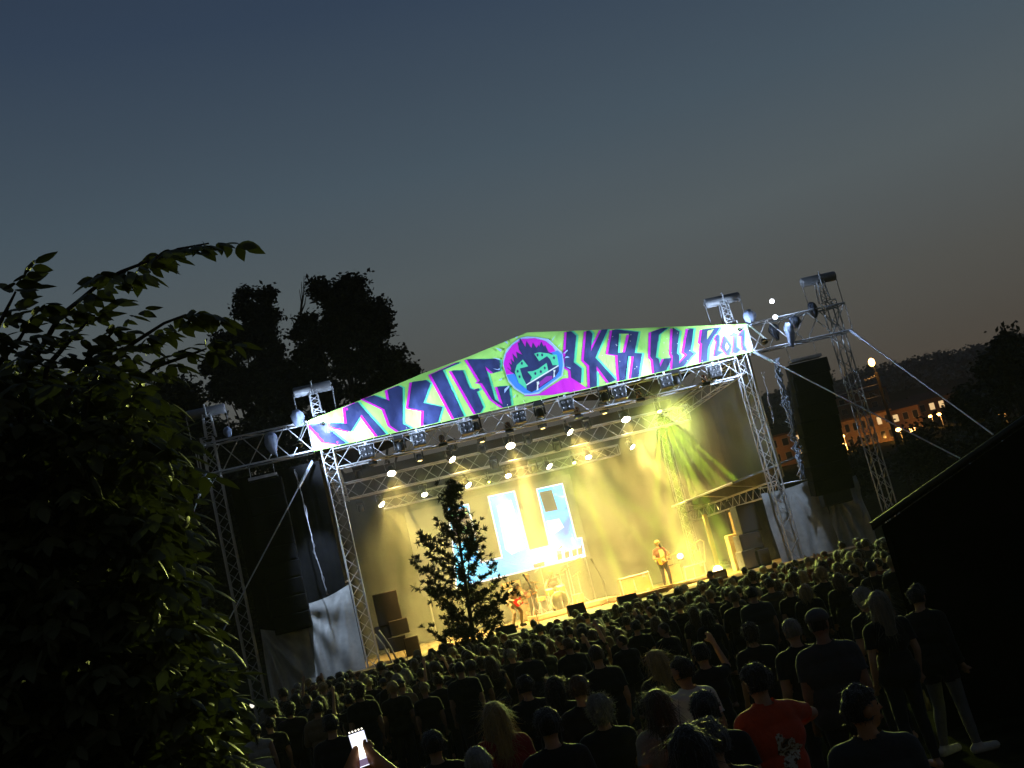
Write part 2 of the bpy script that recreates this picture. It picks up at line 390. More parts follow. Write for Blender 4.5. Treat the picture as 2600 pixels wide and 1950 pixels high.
def flat(poly_px, layer, name, m, parent, dx=0.0, z3=None, cell=.11):
    """a painted patch of the banner: outline on the cloth, cut into cells and pressed onto the creased surface"""
    pts = [aty(x, y, BY) for x, y in poly_px]; bm = bmesh.new()
    vs_ = [bm.verts.new((p[0]+dx, BY, p[2])) for p in pts]
    try: bm.faces.new(vs_)
    except ValueError: pass
    xs = [p[0]+dx for p in pts]; zs = [p[2] for p in pts]
    bm.normal_update(); bmesh.ops.triangulate(bm, faces=bm.faces[:], ngon_method='EAR_CLIP')
    cuts = [((x, 0, 0), (1, 0, 0)) for x in np.arange(math.floor(min(xs)/cell)*cell, max(xs), cell)] + [((0, 0, z), (0, 0, 1)) for z in np.arange(math.floor(min(zs)/.15)*.15, max(zs), .15)]
    for co, no in cuts:
        bmesh.ops.bisect_plane(bm, geom=bm.verts[:]+bm.edges[:]+bm.faces[:], plane_co=co, plane_no=no)
    if name != 'cloth':                                   # keep inside the cloth
        for (x0, z0_), (x1, z1_), sg in (((-7.92, 8.82), (7.95, 8.87), -1), ((-7.9, 9.87), (.16, 11.27), 1), ((.16, 11.27), (8.01, 9.87), 1)):
            n_ = np.array([-(z1_-z0_), 0, x1-x0])*sg; n_ /= np.linalg.norm(n_)
            if sg == 1 and x0 < 0 and min(xs) > .2: continue
            if sg == 1 and x0 > 0 and max(xs) < .1: continue
            bmesh.ops.bisect_plane(bm, geom=bm.verts[:]+bm.edges[:]+bm.faces[:], plane_co=(x0, BY, z0_), plane_no=tuple(n_), clear_outer=True)
    off = np.array(parent.location) if parent is not None else np.zeros(3)
    for v in bm.verts:
        x, z = v.co.x, v.co.z
        v.co = (x-off[0], BY+wrinkle(x, z)-.003*layer-off[1], z-off[2])
    bmesh.ops.recalc_face_normals(bm, faces=bm.faces[:])
    me = bpy.data.meshes.new(name); bm.to_mesh(me); bm.free()
    if len(me.polygons) == 0: return None
    return obj(name, me, m, parent)
bn = thing('stage_banner', (0, BY, 8.85), 'gabled lime banner painted MYSTIC SK8 CUP 2021 in jagged navy letters', 'banner')
outline = [(798, 1146), (783, 1068), (833, 1048), (908, 1019), (1068, 950), (1183, 908), (1298, 861), (1338, 844), (1480, 839), (1695, 830), (1810, 826), (1897, 822), (1911, 893), (1842, 908), (1570, 970), (1320, 1027), (1060, 1086)]
flat(outline, 0, 'cloth', LIME, bn, cell=.11)
ZA = lambda P: [(780+x/6.637, 900+y/6.637) for x, y in P]
ZB = lambda P: [(1000+x/7.373, 850+y/7.373) for x, y in P]
ZC = lambda P: [(1240+x/8.508, 830+y/8.508) for x, y in P]
ZD = lambda P: [(1420+x/7.9, 820+y/7.9) for x, y in P]
ZE = lambda P: [(1640+x/7.628, 800+y/7.628) for x, y in P]
LET = [('letter_m', ZA([(30, 1180), (345, 1160), (365, 1255), (665, 1500), (640, 1535), (290, 1480)]), 1),
       ('letter_m', ZA([(640, 890), (845, 800), (1340, 1350), (1195, 1390), (915, 1015), (735, 1300), (375, 1220), (378, 1155), (668, 1162)]), 1),
       ('letter_y', ZA([(945, 750), (1120, 690), (1385, 780), (1350, 600), (1530, 525), (1605, 565), (1610, 1170), (1745, 1240), (1740, 1265), (1555, 1305), (1400, 1200), (1300, 925)]), 1),
       ('letter_s', ZB([(340, 885), (600, 850), (685, 905), (555, 1275), (905, 1355), (820, 1655), (545, 1700), (560, 1430), (270, 1370)]), 1),
       ('letter_t', ZB([(690, 745), (1200, 515), (1225, 535), (915, 665), (1320, 1545), (1140, 1590)]), 1),
       ('letter_i', ZB([(1075, 675), (1285, 670), (1420, 1000), (1500, 1030), (1580, 1000), (1610, 1040), (1550, 1070), (1675, 1360), (1590, 1500), (1550, 1505)]), 1),
       ('letter_c', ZB([(1365, 460), (1920, 455), (1985, 480), (1990, 680), (1860, 720), (1710, 590), (1890, 1210), (2040, 1310), (1935, 970), (2150, 960), (2200, 1330), (2075, 1385), (1830, 1200), (1650, 910), (1560, 900), (1610, 860)]), 1),
       ('letter_s', ZD([(150, 175), (240, 170), (340, 255), (290, 790), (450, 915), (435, 1215), (240, 1100), (225, 950), (100, 870), (130, 560)]), 1),
       ('letter_k', ZD([(545, 160), (600, 155), (665, 215), (635, 570), (850, 135), (970, 130), (725, 700), (1140, 1150), (1000, 1200), (745, 860), (755, 1300), (620, 1340), (600, 860), (490, 750)]), 1),
       ('digit_eight', ZD([(1065, 140), (1160, 130), (1590, 180), (1510, 600), (1660, 615), (1590, 1110), (1205, 1180), (1170, 650), (980, 620)]), 1),
       ('letter_c', ZE([(100, 330), (330, 250), (420, 252), (250, 385), (190, 820), (245, 850), (280, 1000), (355, 840), (505, 835), (375, 1115), (165, 1165), (135, 870), (85, 820)]), 1),
       ('letter_u', ZE([(520, 245), (650, 320), (600, 740), (650, 790), (645, 940), (795, 770), (730, 720), (820, 255), (925, 262), (865, 700), (940, 745), (690, 1040), (510, 1080), (520, 800), (490, 740)]), 1),
       ('letter_p', ZE([(1090, 280), (1440, 240), (1360, 360), (1320, 400), (1250, 530), (1200, 640), (1185, 920), (1060, 945), (1085, 560), (1050, 530)]), 1),
       ('digit_two', ZE([(1330, 460), (1380, 370), (1420, 400), (1420, 590), (1390, 690), (1490, 720), (1370, 800), (1320, 790), (1370, 520)]), .45),
       ('digit_zero', ZE([(1510, 400), (1560, 450), (1660, 600), (1610, 790), (1570, 780), (1450, 620)]), .45),
       ('digit_two', ZE([(1600, 410), (1690, 340), (1760, 370), (1760, 620), (1830, 670), (1760, 740), (1680, 750), (1700, 420)]), .45),
       ('digit_one', ZE([(1780, 400), (1890, 270), (1910, 330), (1900, 560), (1960, 700), (1870, 680), (1850, 420)]), .45)]
for nm, P, k in LET:
    flat(P, 1, nm+'_mint_edge', MINT, bn, .085*k)
    flat(P, 2.2 if k == 1 else 4.4, nm+'_magenta_edge', MAGE, bn, -.095*k)
    flat(P, 3.4 if k == 1 else 5.6, nm, NAVY, bn)
for P in (ZD([(1195, 220), (1395, 215), (1310, 590), (1175, 600)]), ZD([(1385, 670), (1490, 680), (1430, 1130), (1330, 1130)]), ZE([(1190, 310), (1310, 275), (1180, 470)]), ZE([(1560, 530), (1610, 620), (1560, 690), (1530, 610)])):
    flat(P, 6.4, 'letter_hole', LIME, bn)
for P in (ZD([(1345, 240), (1405, 235), (1315, 590), (1265, 592)]), ZD([(1440, 675), (1490, 680), (1430, 1130), (1385, 1130)])): flat(P, 7.2, 'letter_hole_edge', MAGE, bn)
for P in (ZD([(1195, 225), (1235, 222), (1215, 597), (1175, 600)]), ZD([(1385, 670), (1412, 672), (1360, 1130), (1330, 1130)])): flat(P, 7.2, 'letter_hole_edge', MINT, bn)
# round emblem
flat(ZC([(1100, 1450), (1350, 1280), (1620, 1110), (1790, 1100), (2150, 1330), (2200, 1390), (1760, 1440), (1740, 1400), (1400, 1470), (760, 1500), (800, 1478)]), 4.2, 'swoosh', MAGE, bn)
flat(ZC([(310, 800), (340, 620), (400, 480), (520, 360), (680, 240), (840, 205), (1050, 220), (1300, 265), (1480, 450), (1600, 560), (1640, 830), (1600, 1060), (1490, 1140), (1100, 1430), (930, 1470), (780, 1470), (560, 1340), (430, 1180), (370, 1000)]), 5.2, 'emblem_rim', LBLUE, bn)
flat(ZC([(395, 1045), (560, 1000), (1380, 540), (1500, 510), (1590, 600), (1610, 830), (1570, 1050), (1460, 1130), (1090, 1400), (920, 1440), (780, 1440), (590, 1320), (450, 1160)]), 6.2, 'emblem_ring', BLUE, bn)
flat(ZC([(325, 800), (385, 580), (520, 400), (720, 262), (1000, 245), (1220, 300), (1380, 420), (1450, 530), (1380, 545), (1000, 640), (560, 1010), (390, 1035)]), 7.0, 'emblem_field', MAGE, bn)
flat(ZC([(400, 880), (430, 890), (490, 975), (490, 900), (440, 770), (510, 830), (480, 690), (560, 775), (515, 580), (625, 690), (595, 540), (735, 610), (660, 500), (630, 340), (670, 350), (680, 240), (800, 440), (820, 310), (930, 460), (960, 340), (1040, 460), (1080, 390), (1100, 430), (1140, 320), (1200, 430), (1220, 390), (1260, 470), (1300, 545), (1380, 575), (1500, 830), (1525, 870), (1520, 960), (1440, 1090), (1080, 1340), (930, 1415), (830, 1360), (820, 1260), (700, 1250), (590, 1050), (550, 1010)]), 8.0, 'emblem_crest', NAVY, bn)
for P in ([(745, 710), (860, 855), (680, 900), (740, 1100), (820, 1250), (820, 1350), (650, 1210), (570, 980), (610, 830)], [(985, 580), (1100, 550), (1300, 575), (1360, 600), (1480, 600), (1520, 830), (1385, 830), (1330, 700), (1265, 635), (1095, 745)],
          [(840, 970), (960, 960), (1080, 910), (1255, 780), (1300, 970), (900, 1180), (940, 1090)]):
    flat(ZC(P), 9.0, 'emblem_patch', MINT, bn)
flat(ZC([(1100, 1200), (1250, 1070), (1380, 1060), (1380, 1120), (1250, 1200), (1100, 1310)]), 9.0, 'emblem_blot', PURP, bn)
flat(ZC([(820, 1245), (900, 1190), (1500, 830), (1520, 850), (915, 1215), (822, 1270)]), 9.6, 'emblem_line', WHITE, bn)
for x, y in ((1060, 610), (1160, 605), (1415, 670), (720, 790), (630, 960), (670, 1080), (1010, 1010), (1130, 970), (1215, 890)):
    flat(ZC([(x-22, y), (x-8, y-32), (x+18, y-22), (x+22, y+14), (x, y+40)]), 10.2, 'emblem_dot', NAVY, bn)
for P in ([(1040, 1190), (1090, 1180), (1100, 1230), (1075, 1260), (1080, 1360), (1040, 1380), (1050, 1270)], [(1400, 940), (1450, 935), (1440, 975), (1425, 1000), (1440, 1080), (1400, 1100), (1410, 990)]): flat(ZC(P), 9.8, 'emblem_figure', WHITE, bn)
for P in ([(150, 450), (290, 495), (262, 545)], [(340, 315), (400, 320), (425, 385)], [(65, 665), (245, 690), (240, 715)], [(580, 225), (640, 210), (600, 260)], [(1450, 180), (1365, 290), (1385, 300)], [(1570, 350), (1500, 430), (1515, 435)], [(1620, 570), (1700, 495), (1715, 520), (1650, 580)], [(1630, 680), (1690, 635), (1755, 660), (1690, 670)], [(1670, 860), (1775, 885), (1770, 910)],
          [(95, 900), (170, 930), (250, 890), (240, 940), (165, 910)], [(345, 1350), (430, 1280), (455, 1300), (345, 1435)], [(535, 1520), (590, 1450), (560, 1540)], [(210, 1160), (310, 1100), (270, 1160)], [(1600, 1060), (1665, 1050), (1660, 1062)]):
    flat(ZC(P), 9.9, 'emblem_ray', LBLUE, bn)
for k in range(27):                                   # lashings that tie the lower hem to the truss
    x = -7.7+15.5*k/26; z = 8.845+.003*(x+7.9); bar('lashing', (x, BY-.03, z+.05), (x+.05, -.18, z-.10), .012, WHITE, bn)
rng = random.Random(4)
for k in range(26):                                   # paint flecks on the dark letters
    x = rng.uniform(560, 1640); y = rng.uniform(200, 1050)
    flat(ZD([(x-9, y), (x, y-9), (x+9, y), (x, y+9)]), 3.9, 'paint_fleck', WHITE, bn) if k % 2 else flat(ZE([(x*.55-9, y), (x*.55, y-9), (x*.55+9, y), (x*.55, y+9)]), 3.9, 'paint_fleck', WHITE, bn)

# ------------------------------------------------------------------ floods that light the banner and towers
FL_HOUSE = BLACKP
def flood(px, Y, aim, beams, lab, r=.10, col=(.55, .72, 1.0), estr=60, depth=.16, arm=None):
    p = aty(px[0], px[1], Y); a, b, d = frame(aim)
    t = thing('floodlight', p, lab, 'floodlight', 'floodlights at the truss ends')
    MB().lathe(p-d*depth, d, [(0, r*.5), (.02, r*.9), (depth*.6, r*1.12), (depth, r*1.2)], 14).build('housing', FL_HOUSE, t, True)
    MB().lathe(p+d*.002, d, [(0, r*1.05), (.012, r*.9), (.02, r*.3)], 14).build('lens', mat('flood_lens', (1, 1, 1), .2, emit=(.88, .93, 1), estr=estr), t, True)
    MB().path([p-d*depth*.5+a*r*1.25, p-d*depth*.5+a*r*1.3-d*.15, p-d*depth*.5-a*r*1.3-d*.15, p-d*depth*.5-a*r*1.25], .015).build('yoke', STEEL, t)
    if arm is not None: bar('outrigger', p-d*.18, arm, .025, ALU, t)
    for am, e, ang in beams: lamp('flood_light', 'SPOT', p+d*.05, e, col, t, am, r, R(ang), .6)
    return t
for s, px, lab in ((-1, (762, 1128), 'left-end floodlight burning out the first banner letter'), (1, (1938, 868), 'right-end floodlight burning out the corner above the year')):
    q = aty(px[0], px[1], -2.3); arm = (s*8.0, -.36, 9.86)
    B_ = [((-s*7.6, 2.0, .45), 8800, 34), ((-s*4.2, 2.0, .1), 1700, 55), ((-s*.7, 1.95, .25), 1100, 80), ((-.30 if s < 0 else -.12, 2.3, -5.0), 2400 if s < 0 else 1300, 32 if s < 0 else 30)]
    flood(px, -2.3, (-s*1.2, 2.0, .05), B_, lab, arm=arm)
flood((822, 1076), -.80, (.55, .8, -.1), [((.5, .85, -.1), 75, 150), ((-.75, .55, .8), 420, 70)], 'small lamp glaring at the upper left corner of the banner', .06, estr=120)
flood((1876, 838), -.80, (-.55, .8, -.1), [((-.5, .85, -.1), 45, 150), ((-.35, .55, 1), 260, 70), ((.75, .4, .3), 160, 90)], 'small lamp glaring at the upper right corner of the banner', .06, estr=120)
flood((1960, 765), -.55, (-.4, -.9, -.15), [((-.4, -.9, -.15), 200, 130), ((.7, -.1, -1), 350, 100)], 'upper glowing floodlight above the right wing truss', .07, estr=90)
flood((1968, 805), -.55, (-.5, -.85, -.2), [((-.5, -.85, -.2), 200, 130), ((.5, -.3, -1), 350, 100)], 'lower glowing floodlight beside the blue hoist cover', .07, estr=90)

# ------------------------------------------------------------------ hoist covers, loudspeaker columns, tarpaulins
COVER = mat('plastic_cover', (.30, .36, .52), .3, 0, .2, 5, .35, 9)
COVERD = mat('dark_plastic_cover', (.03, .035, .05), .3, 0, .2, 5, .3, 9)
def cover(px, Y, size, lab, m, tail=0.0, seed=0):
    p = aty(px[0], px[1], Y); b = MB(); b.ell((0, 0, 0), (1, 1, 1), n=18, m=14)
    V = np.array(b.v); sz = np.array(size)
    for k, v in enumerate(V):
        q = v.copy(); w = 1+.22*mnoise.noise(Vector(v*2.3)+Vector((seed, 0, 0)))+.12*math.sin(math.atan2(v[1], v[0])*7+seed)*(1-.5*abs(v[2]))
        q = v*w
        if q[2] < 0: k_ = 1+.38*q[2]*min(1, tail); q[0] *= k_; q[1] *= k_; q[0] += .25*tail*q[2]*math.sin(3*q[2]+seed); q[2] *= 1+tail*.8
        V[k] = q*sz
    b.v = [v+p for v in V]
    return tag(b.build('hoist_cover', m, None, True), lab, 'cover', 'plastic hoist covers')
cover((755, 1060), -.35, (.21, .2, .27), 'blue plastic bag over the hoist left of the banner', COVER, .3, 1)
cover((688, 1118), -.5, (.22, .2, .26), 'pale violet plastic bag hanging on the left wing truss', COVER, 1.3, 2)
cover((1903, 803), -.3, (.22, .2, .24), 'violet plastic bag over the hoist right of the banner', COVER, .3, 3)
cover((2003, 838), -.5, (.17, .16, .26), 'light blue plastic bag dangling from the right wing truss', COVER, 1.9, 4)
cover((2018, 816), -.2, (.20, .18, .20), 'black covered hoist motor behind the light blue bag', COVERD, .4, 5)
cover((2063, 783), -.25, (.16, .16, .24), 'black bag over the hoist near the outermost right tower', COVERD, .8, 6)
cover((1965, 838), .1, (.18, .18, .24), 'black covered motor hanging inside the right wing truss', COVERD, .9, 7)
cover((578, 1096), -.3, (.14, .14, .16), 'small pale bag on the far left wing truss among leaves', COVER, .4, 8)

PAINT = mat('speaker_paint', (.010, .010, .011), .95, 0, .2, 12, spec=.12)
def pa_column(x0, x1, z0, z1, lean, lab, s):
    t = thing('loudspeaker_column', ((x0+x1)/2, -.35, z0), lab, 'loudspeaker', 'hung loudspeaker columns')
    n = 9
    for k in range(n):
        za = z1-(z1-z0)*k/n; zb = z1-(z1-z0)*(k+1)/n; tl = R(1.0*k)
        MB().box(((x0+x1)/2+lean*k, -.35-.01*k*k*.3, (za+zb)/2), (x1-x0, .55, (za-zb)*.985), rotx(tl), .015).build('cabinet', PAINT, t)
        MB().box(((x0+x1)/2+lean*k, -.64-.01*k*k*.3, (za+zb)/2), ((x1-x0)*.9, .02, (za-zb)*.8), rotx(tl)).build('grille', BLACKC, t)
    MB().box(((x0+x1)/2, -.35, z1+.12), ((x1-x0)*.8, .4, .1)).build('fly_frame', STEEL, t)
    for xx in (x0+.2, x1-.2): bar('chain', (xx, -.35, z1+.15), (xx, -.2, 8.9), .012, STEEL, t)
    return t
pa_column(8.98, 10.42, 3.35, 8.05, -.055, 'hung black loudspeaker column beside the right front tower', 1)
pa_column(-10.35, -9.15, 3.15, 8.2, .0, 'hung black loudspeaker column between the left towers', -1)
drape('scrim', (-10.9, -.02), (-7.85, -.02), 3.3, 8.5, 'black scrim behind the left loudspeaker column', BLACKC, 9, .05, seed=9)
def cables(P, lab, r, m, seed, n=5):
    rg = random.Random(seed); b = MB(); L = np.linalg.norm(np.array(P[-1])-np.array(P[0]))
    for k in range(n):
        pts = []; m_ = 24
        for i in range(m_+1):
            s = i/m_*(len(P)-1); j = min(int(s), len(P)-2); q = np.array(P[j])*(1-(s-j))+np.array(P[j+1])*(s-j)
            pts.append(q+np.array([rg.gauss(0, r*1.1), rg.gauss(0, r), 0]))
        b.path(pts, r*.55, 5)
    return tag(b.build('cable_bundle', m, None, True), lab, 'cable')
cables([aty(1968, 912, -.5), aty(2010, 1080, -.5), aty(2038, 1215, -.5)], 'thick blue-lit cable bundle hanging left of the right loudspeaker column', .065, mat('blue_lit_jacket', (.30, .34, .42), .5), 1, 9)  # blue of the floodlights is tinted into the jacket colour
cables([aty(1937, 945, -.5), aty(1965, 1075, -.5)], 'thin bright cable between the right front tower and the cable bundle', .02, CABLE, 2, 2)
cables([aty(748, 1192, -.75), aty(775, 1290, -.75), aty(800, 1400, -.75), aty(832, 1510, -.75)], 'thin pale cable running down the left loudspeaker column', .016, CABLE, 3, 3)

def tarp(name, corners, lab, seed, folds):
    """hanging sheet from top corners to bottom corners with diagonal tension folds"""
    tl, tr, bl, br = [np.array(c, float) for c in corners]; nu, nv = 60, 40; V = []
    for j in range(nv+1):
        v = j/nv
        for i in range(nu+1):
            u = i/nu; p = (tl*(1-u)+tr*u)*(1-v)+(bl*(1-u)+br*u)*v
            w1 = mnoise.noise(Vector((u*2.2, v*1.3, seed))); a = 0
            for (cu, cv, fr, am) in folds:                    # tension folds fanning out from the tied corners
                ang = math.atan2(v-cv+.02, u-cu+.02); d = math.hypot(u-cu, v-cv); a += am*1.3*(.5+.5*math.sin(ang*fr*1.5+w1))*min(1, d*1.6)*max(0, 1.3-d)
            a += .075*math.sin(u*15+3.5*w1+v*1.5)*min(1, .15+v*1.3)+.05*w1*v+.008*mnoise.noise(Vector((u*12, v*12, seed+3)))
            p = p+np.array([0, -a, -.10*math.sin(math.pi*u)*(1-v)*1.0]); V.append(p)
    F = np.array([(j*(nu+1)+i, j*(nu+1)+i+1, (j+1)*(nu+1)+i+1, (j+1)*(nu+1)+i) for j in range(nv) for i in range(nu)])
    return tag(obj(name, fast_mesh(name, V, F), TARP, smooth=True), lab, 'tarpaulin')
tarp('tarpaulin', ((-10.85, -.16, 3.45), (-9.35, -.14, 3.2), (-10.95, -.35, .1), (-9.3, -.32, .1)), 'outer silver tarpaulin hanging below the left loudspeaker column', 1, [(0, 0, 9, .16), (.1, 0, 14, .08)])
tarp('tarpaulin', ((-9.42, -.15, 3.9), (-7.75, -.12, 4.2), (-9.42, -.34, .1), (-7.75, -.30, .1)), 'taller silver tarpaulin beside the left front tower', 2, [(0, .05, 8, .13), (.9, 0, 7, .06)])
tarp('tarpaulin', ((6.95, .25, 3.9), (9.2, .2, 4.05), (6.95, .0, .1), (9.1, -.05, .1)), 'silver tarpaulin hanging behind the right front tower', 3, [(.5, 0, 6, .1)])
tarp('tarpaulin', ((9.15, .15, 3.75), (10.45, .1, 3.75), (9.05, -.05, .1), (10.5, -.1, .1)), 'crumpled silver tarpaulin below the right loudspeaker column', 4, [(.3, 0, 9, .18), (.95, 0, 9, .12)])
for P, lab in (((-9.0, .3, 4.05, -7.7, .3, 4.35), 'scaffold rail above the left silver tarpaulin'), ((7.0, .4, 4.1, 10.4, .4, 3.95), 'scaffold rail above the right silver tarpaulins')):
    o = MB().tube(P[:3], P[3:], .03, n=10); tag(o.build('scaffold_rail', STEEL, None, True), lab, 'rail')
tag(MB().box((9.3, -.5, 3.35), (1.05, .5, .9), None, .04).build('drop_box', BLACKP), 'black box hanging in front of the right silver tarpaulin', 'box')

# guy wires
GUY = mat('webbing_strap', (.45, .5, .62), .45, 0, .15, 30)
def guy(a, b_, lab, r=.022):
    t = thing('guy_wire', b_, lab, 'guy wire', 'guy wires bracing the towers'); a = np.array(a); b_ = np.array(b_); d = (b_-a)/np.linalg.norm(b_-a)
    bar('strap', a+d*1.2, b_, r, GUY, t, 8); bar('webbing', a, a+d*.85, r*2.3, GUY, t, 6)
    MB().lathe(a+d*.85, d, [(0, .03), (.05, .055), (.3, .055), (.36, .03)], 10).build('tensioner', STEEL, t, True)
g1 = aty(2157, 838, -.3); g2 = aty(1916, 895, -.3)
e1 = aty(2545, 1120, -9.5); e2 = aty(2475, 1183, -9.5)
def ext(a, e): d = e-a; return a+d*((0.02-a[2])/d[2]) if d[2] < 0 else e
guy(g1, ext(g1, e1), 'long guy wire from the outermost right tower down to the right')
guy(g2, ext(g2, e2), 'long guy wire from the right end of the banner crossing the loudspeaker column')
g3 = aty(793, 1172, -.4); e3 = aty(628, 1485, -3.0); guy(g3, ext(g3, e3), 'guy wire crossing in front of the left black scrim')
g4 = aty(525, 1200, -.4); e4 = aty(490, 1305, -1.8); guy(g4, ext(g4, e4), 'guy wire leaving the outermost left tower behind the leaves')

# ================================================================== stage lighting
WARM = (1.0, .75, .17)
LENS_W = mat('lit_lens_warm', (1, 1, 1), .2, emit=(1, .86, .55), estr=40)
LENS_G = mat('lit_lens_green', (1, 1, 1), .2, emit=(.72, 1, .10), estr=30)
CHROME_GLOW = mat('polished_can_glow', (.75, .42, .26), .22, .9, .15, 6)  # orange of the leaking lamp light is put into the can colour
LAMPS = 'lit stage lamps on the trusses'
def spot_lamp(px, Y, aim, energy, lab, ang=26, r=.13, col=WARM, lens=None, body=BLACKP, blend=.95, name='spot_lamp', hang=True):
    p = aty(px[0], px[1], Y); a, b, d = frame(aim); t = thing(name, p, lab, 'lamp', LAMPS); r *= random.uniform(.85, 1.15)
    MB().lathe(p-d*.34, d, [(0, r*.45), (.03, r*.75), (.14, r*.9), (.34, r*1.05), (.36, r*1.05)], 16).build('housing', body, t, True)
    MB().lathe(p+d*.024, d, [(0, r*.95), (.02, r*.8), (.035, r*.3)], 28).build('lens', lens or LENS_W, t, True)
    MB().path([p-d*.15+a*r*1.1, p-d*.15+a*r*1.25+np.array([0, 0, .28]), p-d*.15-a*r*1.25+np.array([0, 0, .28]), p-d*.15-a*r*1.1], .014).build('yoke', STEEL, t)
    if hang: MB().box(p-d*.15+np.array([0, 0, .33]), (.09, .09, .12), None, .01).build('clamp', BLACKP, t)
    lamp('beam', 'SPOT', p+d*.08, energy, col, t, aim, .06, R(ang), blend)
    if energy > 15000: lamp('spill', 'SPOT', p+d*.08, energy*.055, col, t, (aim[0]*.5, aim[1]*.5, aim[2]), .06, R(84), 1.0)
    return t
DOWN = (.02, -.62, -1); SLANT = (.62, -.50, -1)
for k, (px, aim, e) in enumerate((((994, 1201), DOWN, 1), ((1147.5, 1166), SLANT, 1), ((1296, 1131), DOWN, 1), ((1446.5, 1096.5), SLANT, 1.3), ((1589, 1064), DOWN, 1.2))):
    spot_lamp(px, 5.5, aim, 70000*e, ['first', 'second', 'third', 'fourth', 'fifth'][k]+' bright warm lamp from the left on the middle truss', 17, .18)
for k, (px, aim, e) in enumerate((((968.7, 1280), SLANT, 1), ((1078, 1255), DOWN, .8), ((1188.6, 1231), SLANT, .9), ((1290, 1207), DOWN, .8), ((1394, 1183.5), SLANT, 1.1), ((1494, 1160), DOWN, 1.2), ((1605, 1134), SLANT, 1.2))):
    spot_lamp(px, 9.7, aim, 54000*e, ['first', 'second', 'third', 'fourth', 'fifth', 'sixth', 'seventh'][k]+' bright warm lamp from the left on the rear truss', 25, .16)
def green_fan(px, Y, energy, lab, spread, n, r=.10, wash=0):
    t = spot_lamp(px, Y, (.1, -.55, -1), 10, lab, 60, r, (.72, 1, .04), LENS_G, name='beam_projector')
    p = aty(px[0], px[1], Y)
    for k in range(n):
        s = (k/(n-1)-.5)*2
        lamp('green_beam', 'SPOT', p+np.array([0, -.05, -.08]), energy*(1-.3*abs(s)), (.62, 1, .03), t, (s*spread+.06, -.35-.12*(k % 2), -1), .02, R(4.6 if k % 2 else 6.5), 1.0)
    if wash: lamp('green_wash', 'SPOT', p+np.array([0, -.3, -.05]), wash, (.88, 1, .22), t, (-.28, -1, -.30), .15, R(50), .9)
green_fan((1674, 1043.6), 5.4, 165000, 'large yellow-green beam projector fanning rays at the right end of the middle truss', .46, 8, wash=26000)
green_fan((1457.6, 1174), 9.6, 90000, 'yellow-green beam projector near the centre of the rear truss', .7, 5, .08, wash=8000)
green_fan((1241, 1223), 9.6, 24000, 'tiny green beam projector left of centre on the rear truss', .3, 3, .05, wash=8000)
# wash heads on the middle truss with faint straight beams
def moving_head(px, Y, lab, lit=0.0, sc=1.0, aim=(0, -.1, -1)):
    p = aty(px[0], px[1], Y); t = thing('moving_head', p, lab, 'lamp', 'moving-head fixtures'); a, b, d = frame(aim)
    MB().box(p+np.array([0, 0, .26])*sc, (.30*sc, .26*sc, .13*sc), None, .02).build('base', BLACKP, t)
    for s in (-1, 1): MB().box(p+np.array([s*.155, 0, .06])*sc, (.05*sc, .10*sc, .32*sc), None, .015).build('yoke_arm', BLACKP, t)
    MB().lathe(p-d*.12*sc, d, [(0, .05*sc), (.02*sc, .10*sc), (.12*sc, .125*sc), (.26*sc, .12*sc), (.28*sc, .10*sc)], 14).build('head', BLACKP, t, True)
    MB().lathe(p+d*.155*sc, d, [(0, .10*sc), (.012, .08*sc)], 14).build('lens', mat('wash_lens', (.8, .6, .3), .3, emit=(1, .72, .25), estr=4) if lit else GLASSL, t, True)
    if lit: lamp('wash_beam', 'SPOT', p+d*.2*sc, lit, WARM, t, aim, .09, R(15), .15)
    return t
for k, px in enumerate(((1064, 1160), (1222, 1112), (1376, 1078), (1533, 1040))):
    moving_head(px, 4.6, ['first', 'second', 'third', 'fourth'][k]+' wash fixture with a pale straight beam behind the front truss', 700)
for k, px in enumerate(((1016, 1133), (1207.6, 1082), (1370.6, 1047), (1535, 1007), (1717, 966))):
    moving_head(px, -.35, ['first', 'second', 'third', 'fourth', 'fifth'][k]+' unlit black moving head from the left on the front truss', 0, 1.15)
for k, px in enumerate(((912, 1205), (916, 1290), (1150, 1135), (1225, 1140), (1340, 1118), (1255, 1180), (1415, 1135), (1490, 1080), (1355, 1190), (1050, 1225))):
    moving_head(px, 5.6 if px[1] < 1200 else 9.4, f'dark idle fixture between the lit lamps, {["leftmost on the middle truss", "below the leftmost idle one", "by the second warm lamp", "left of the third warm lamp", "right of the third warm lamp", "above the tiny green projector", "left of the fourth lamp beam", "near the fifth warm lamp", "by the rear fifth lamp", "by the rear second lamp"][k]}', 0, 1.0)
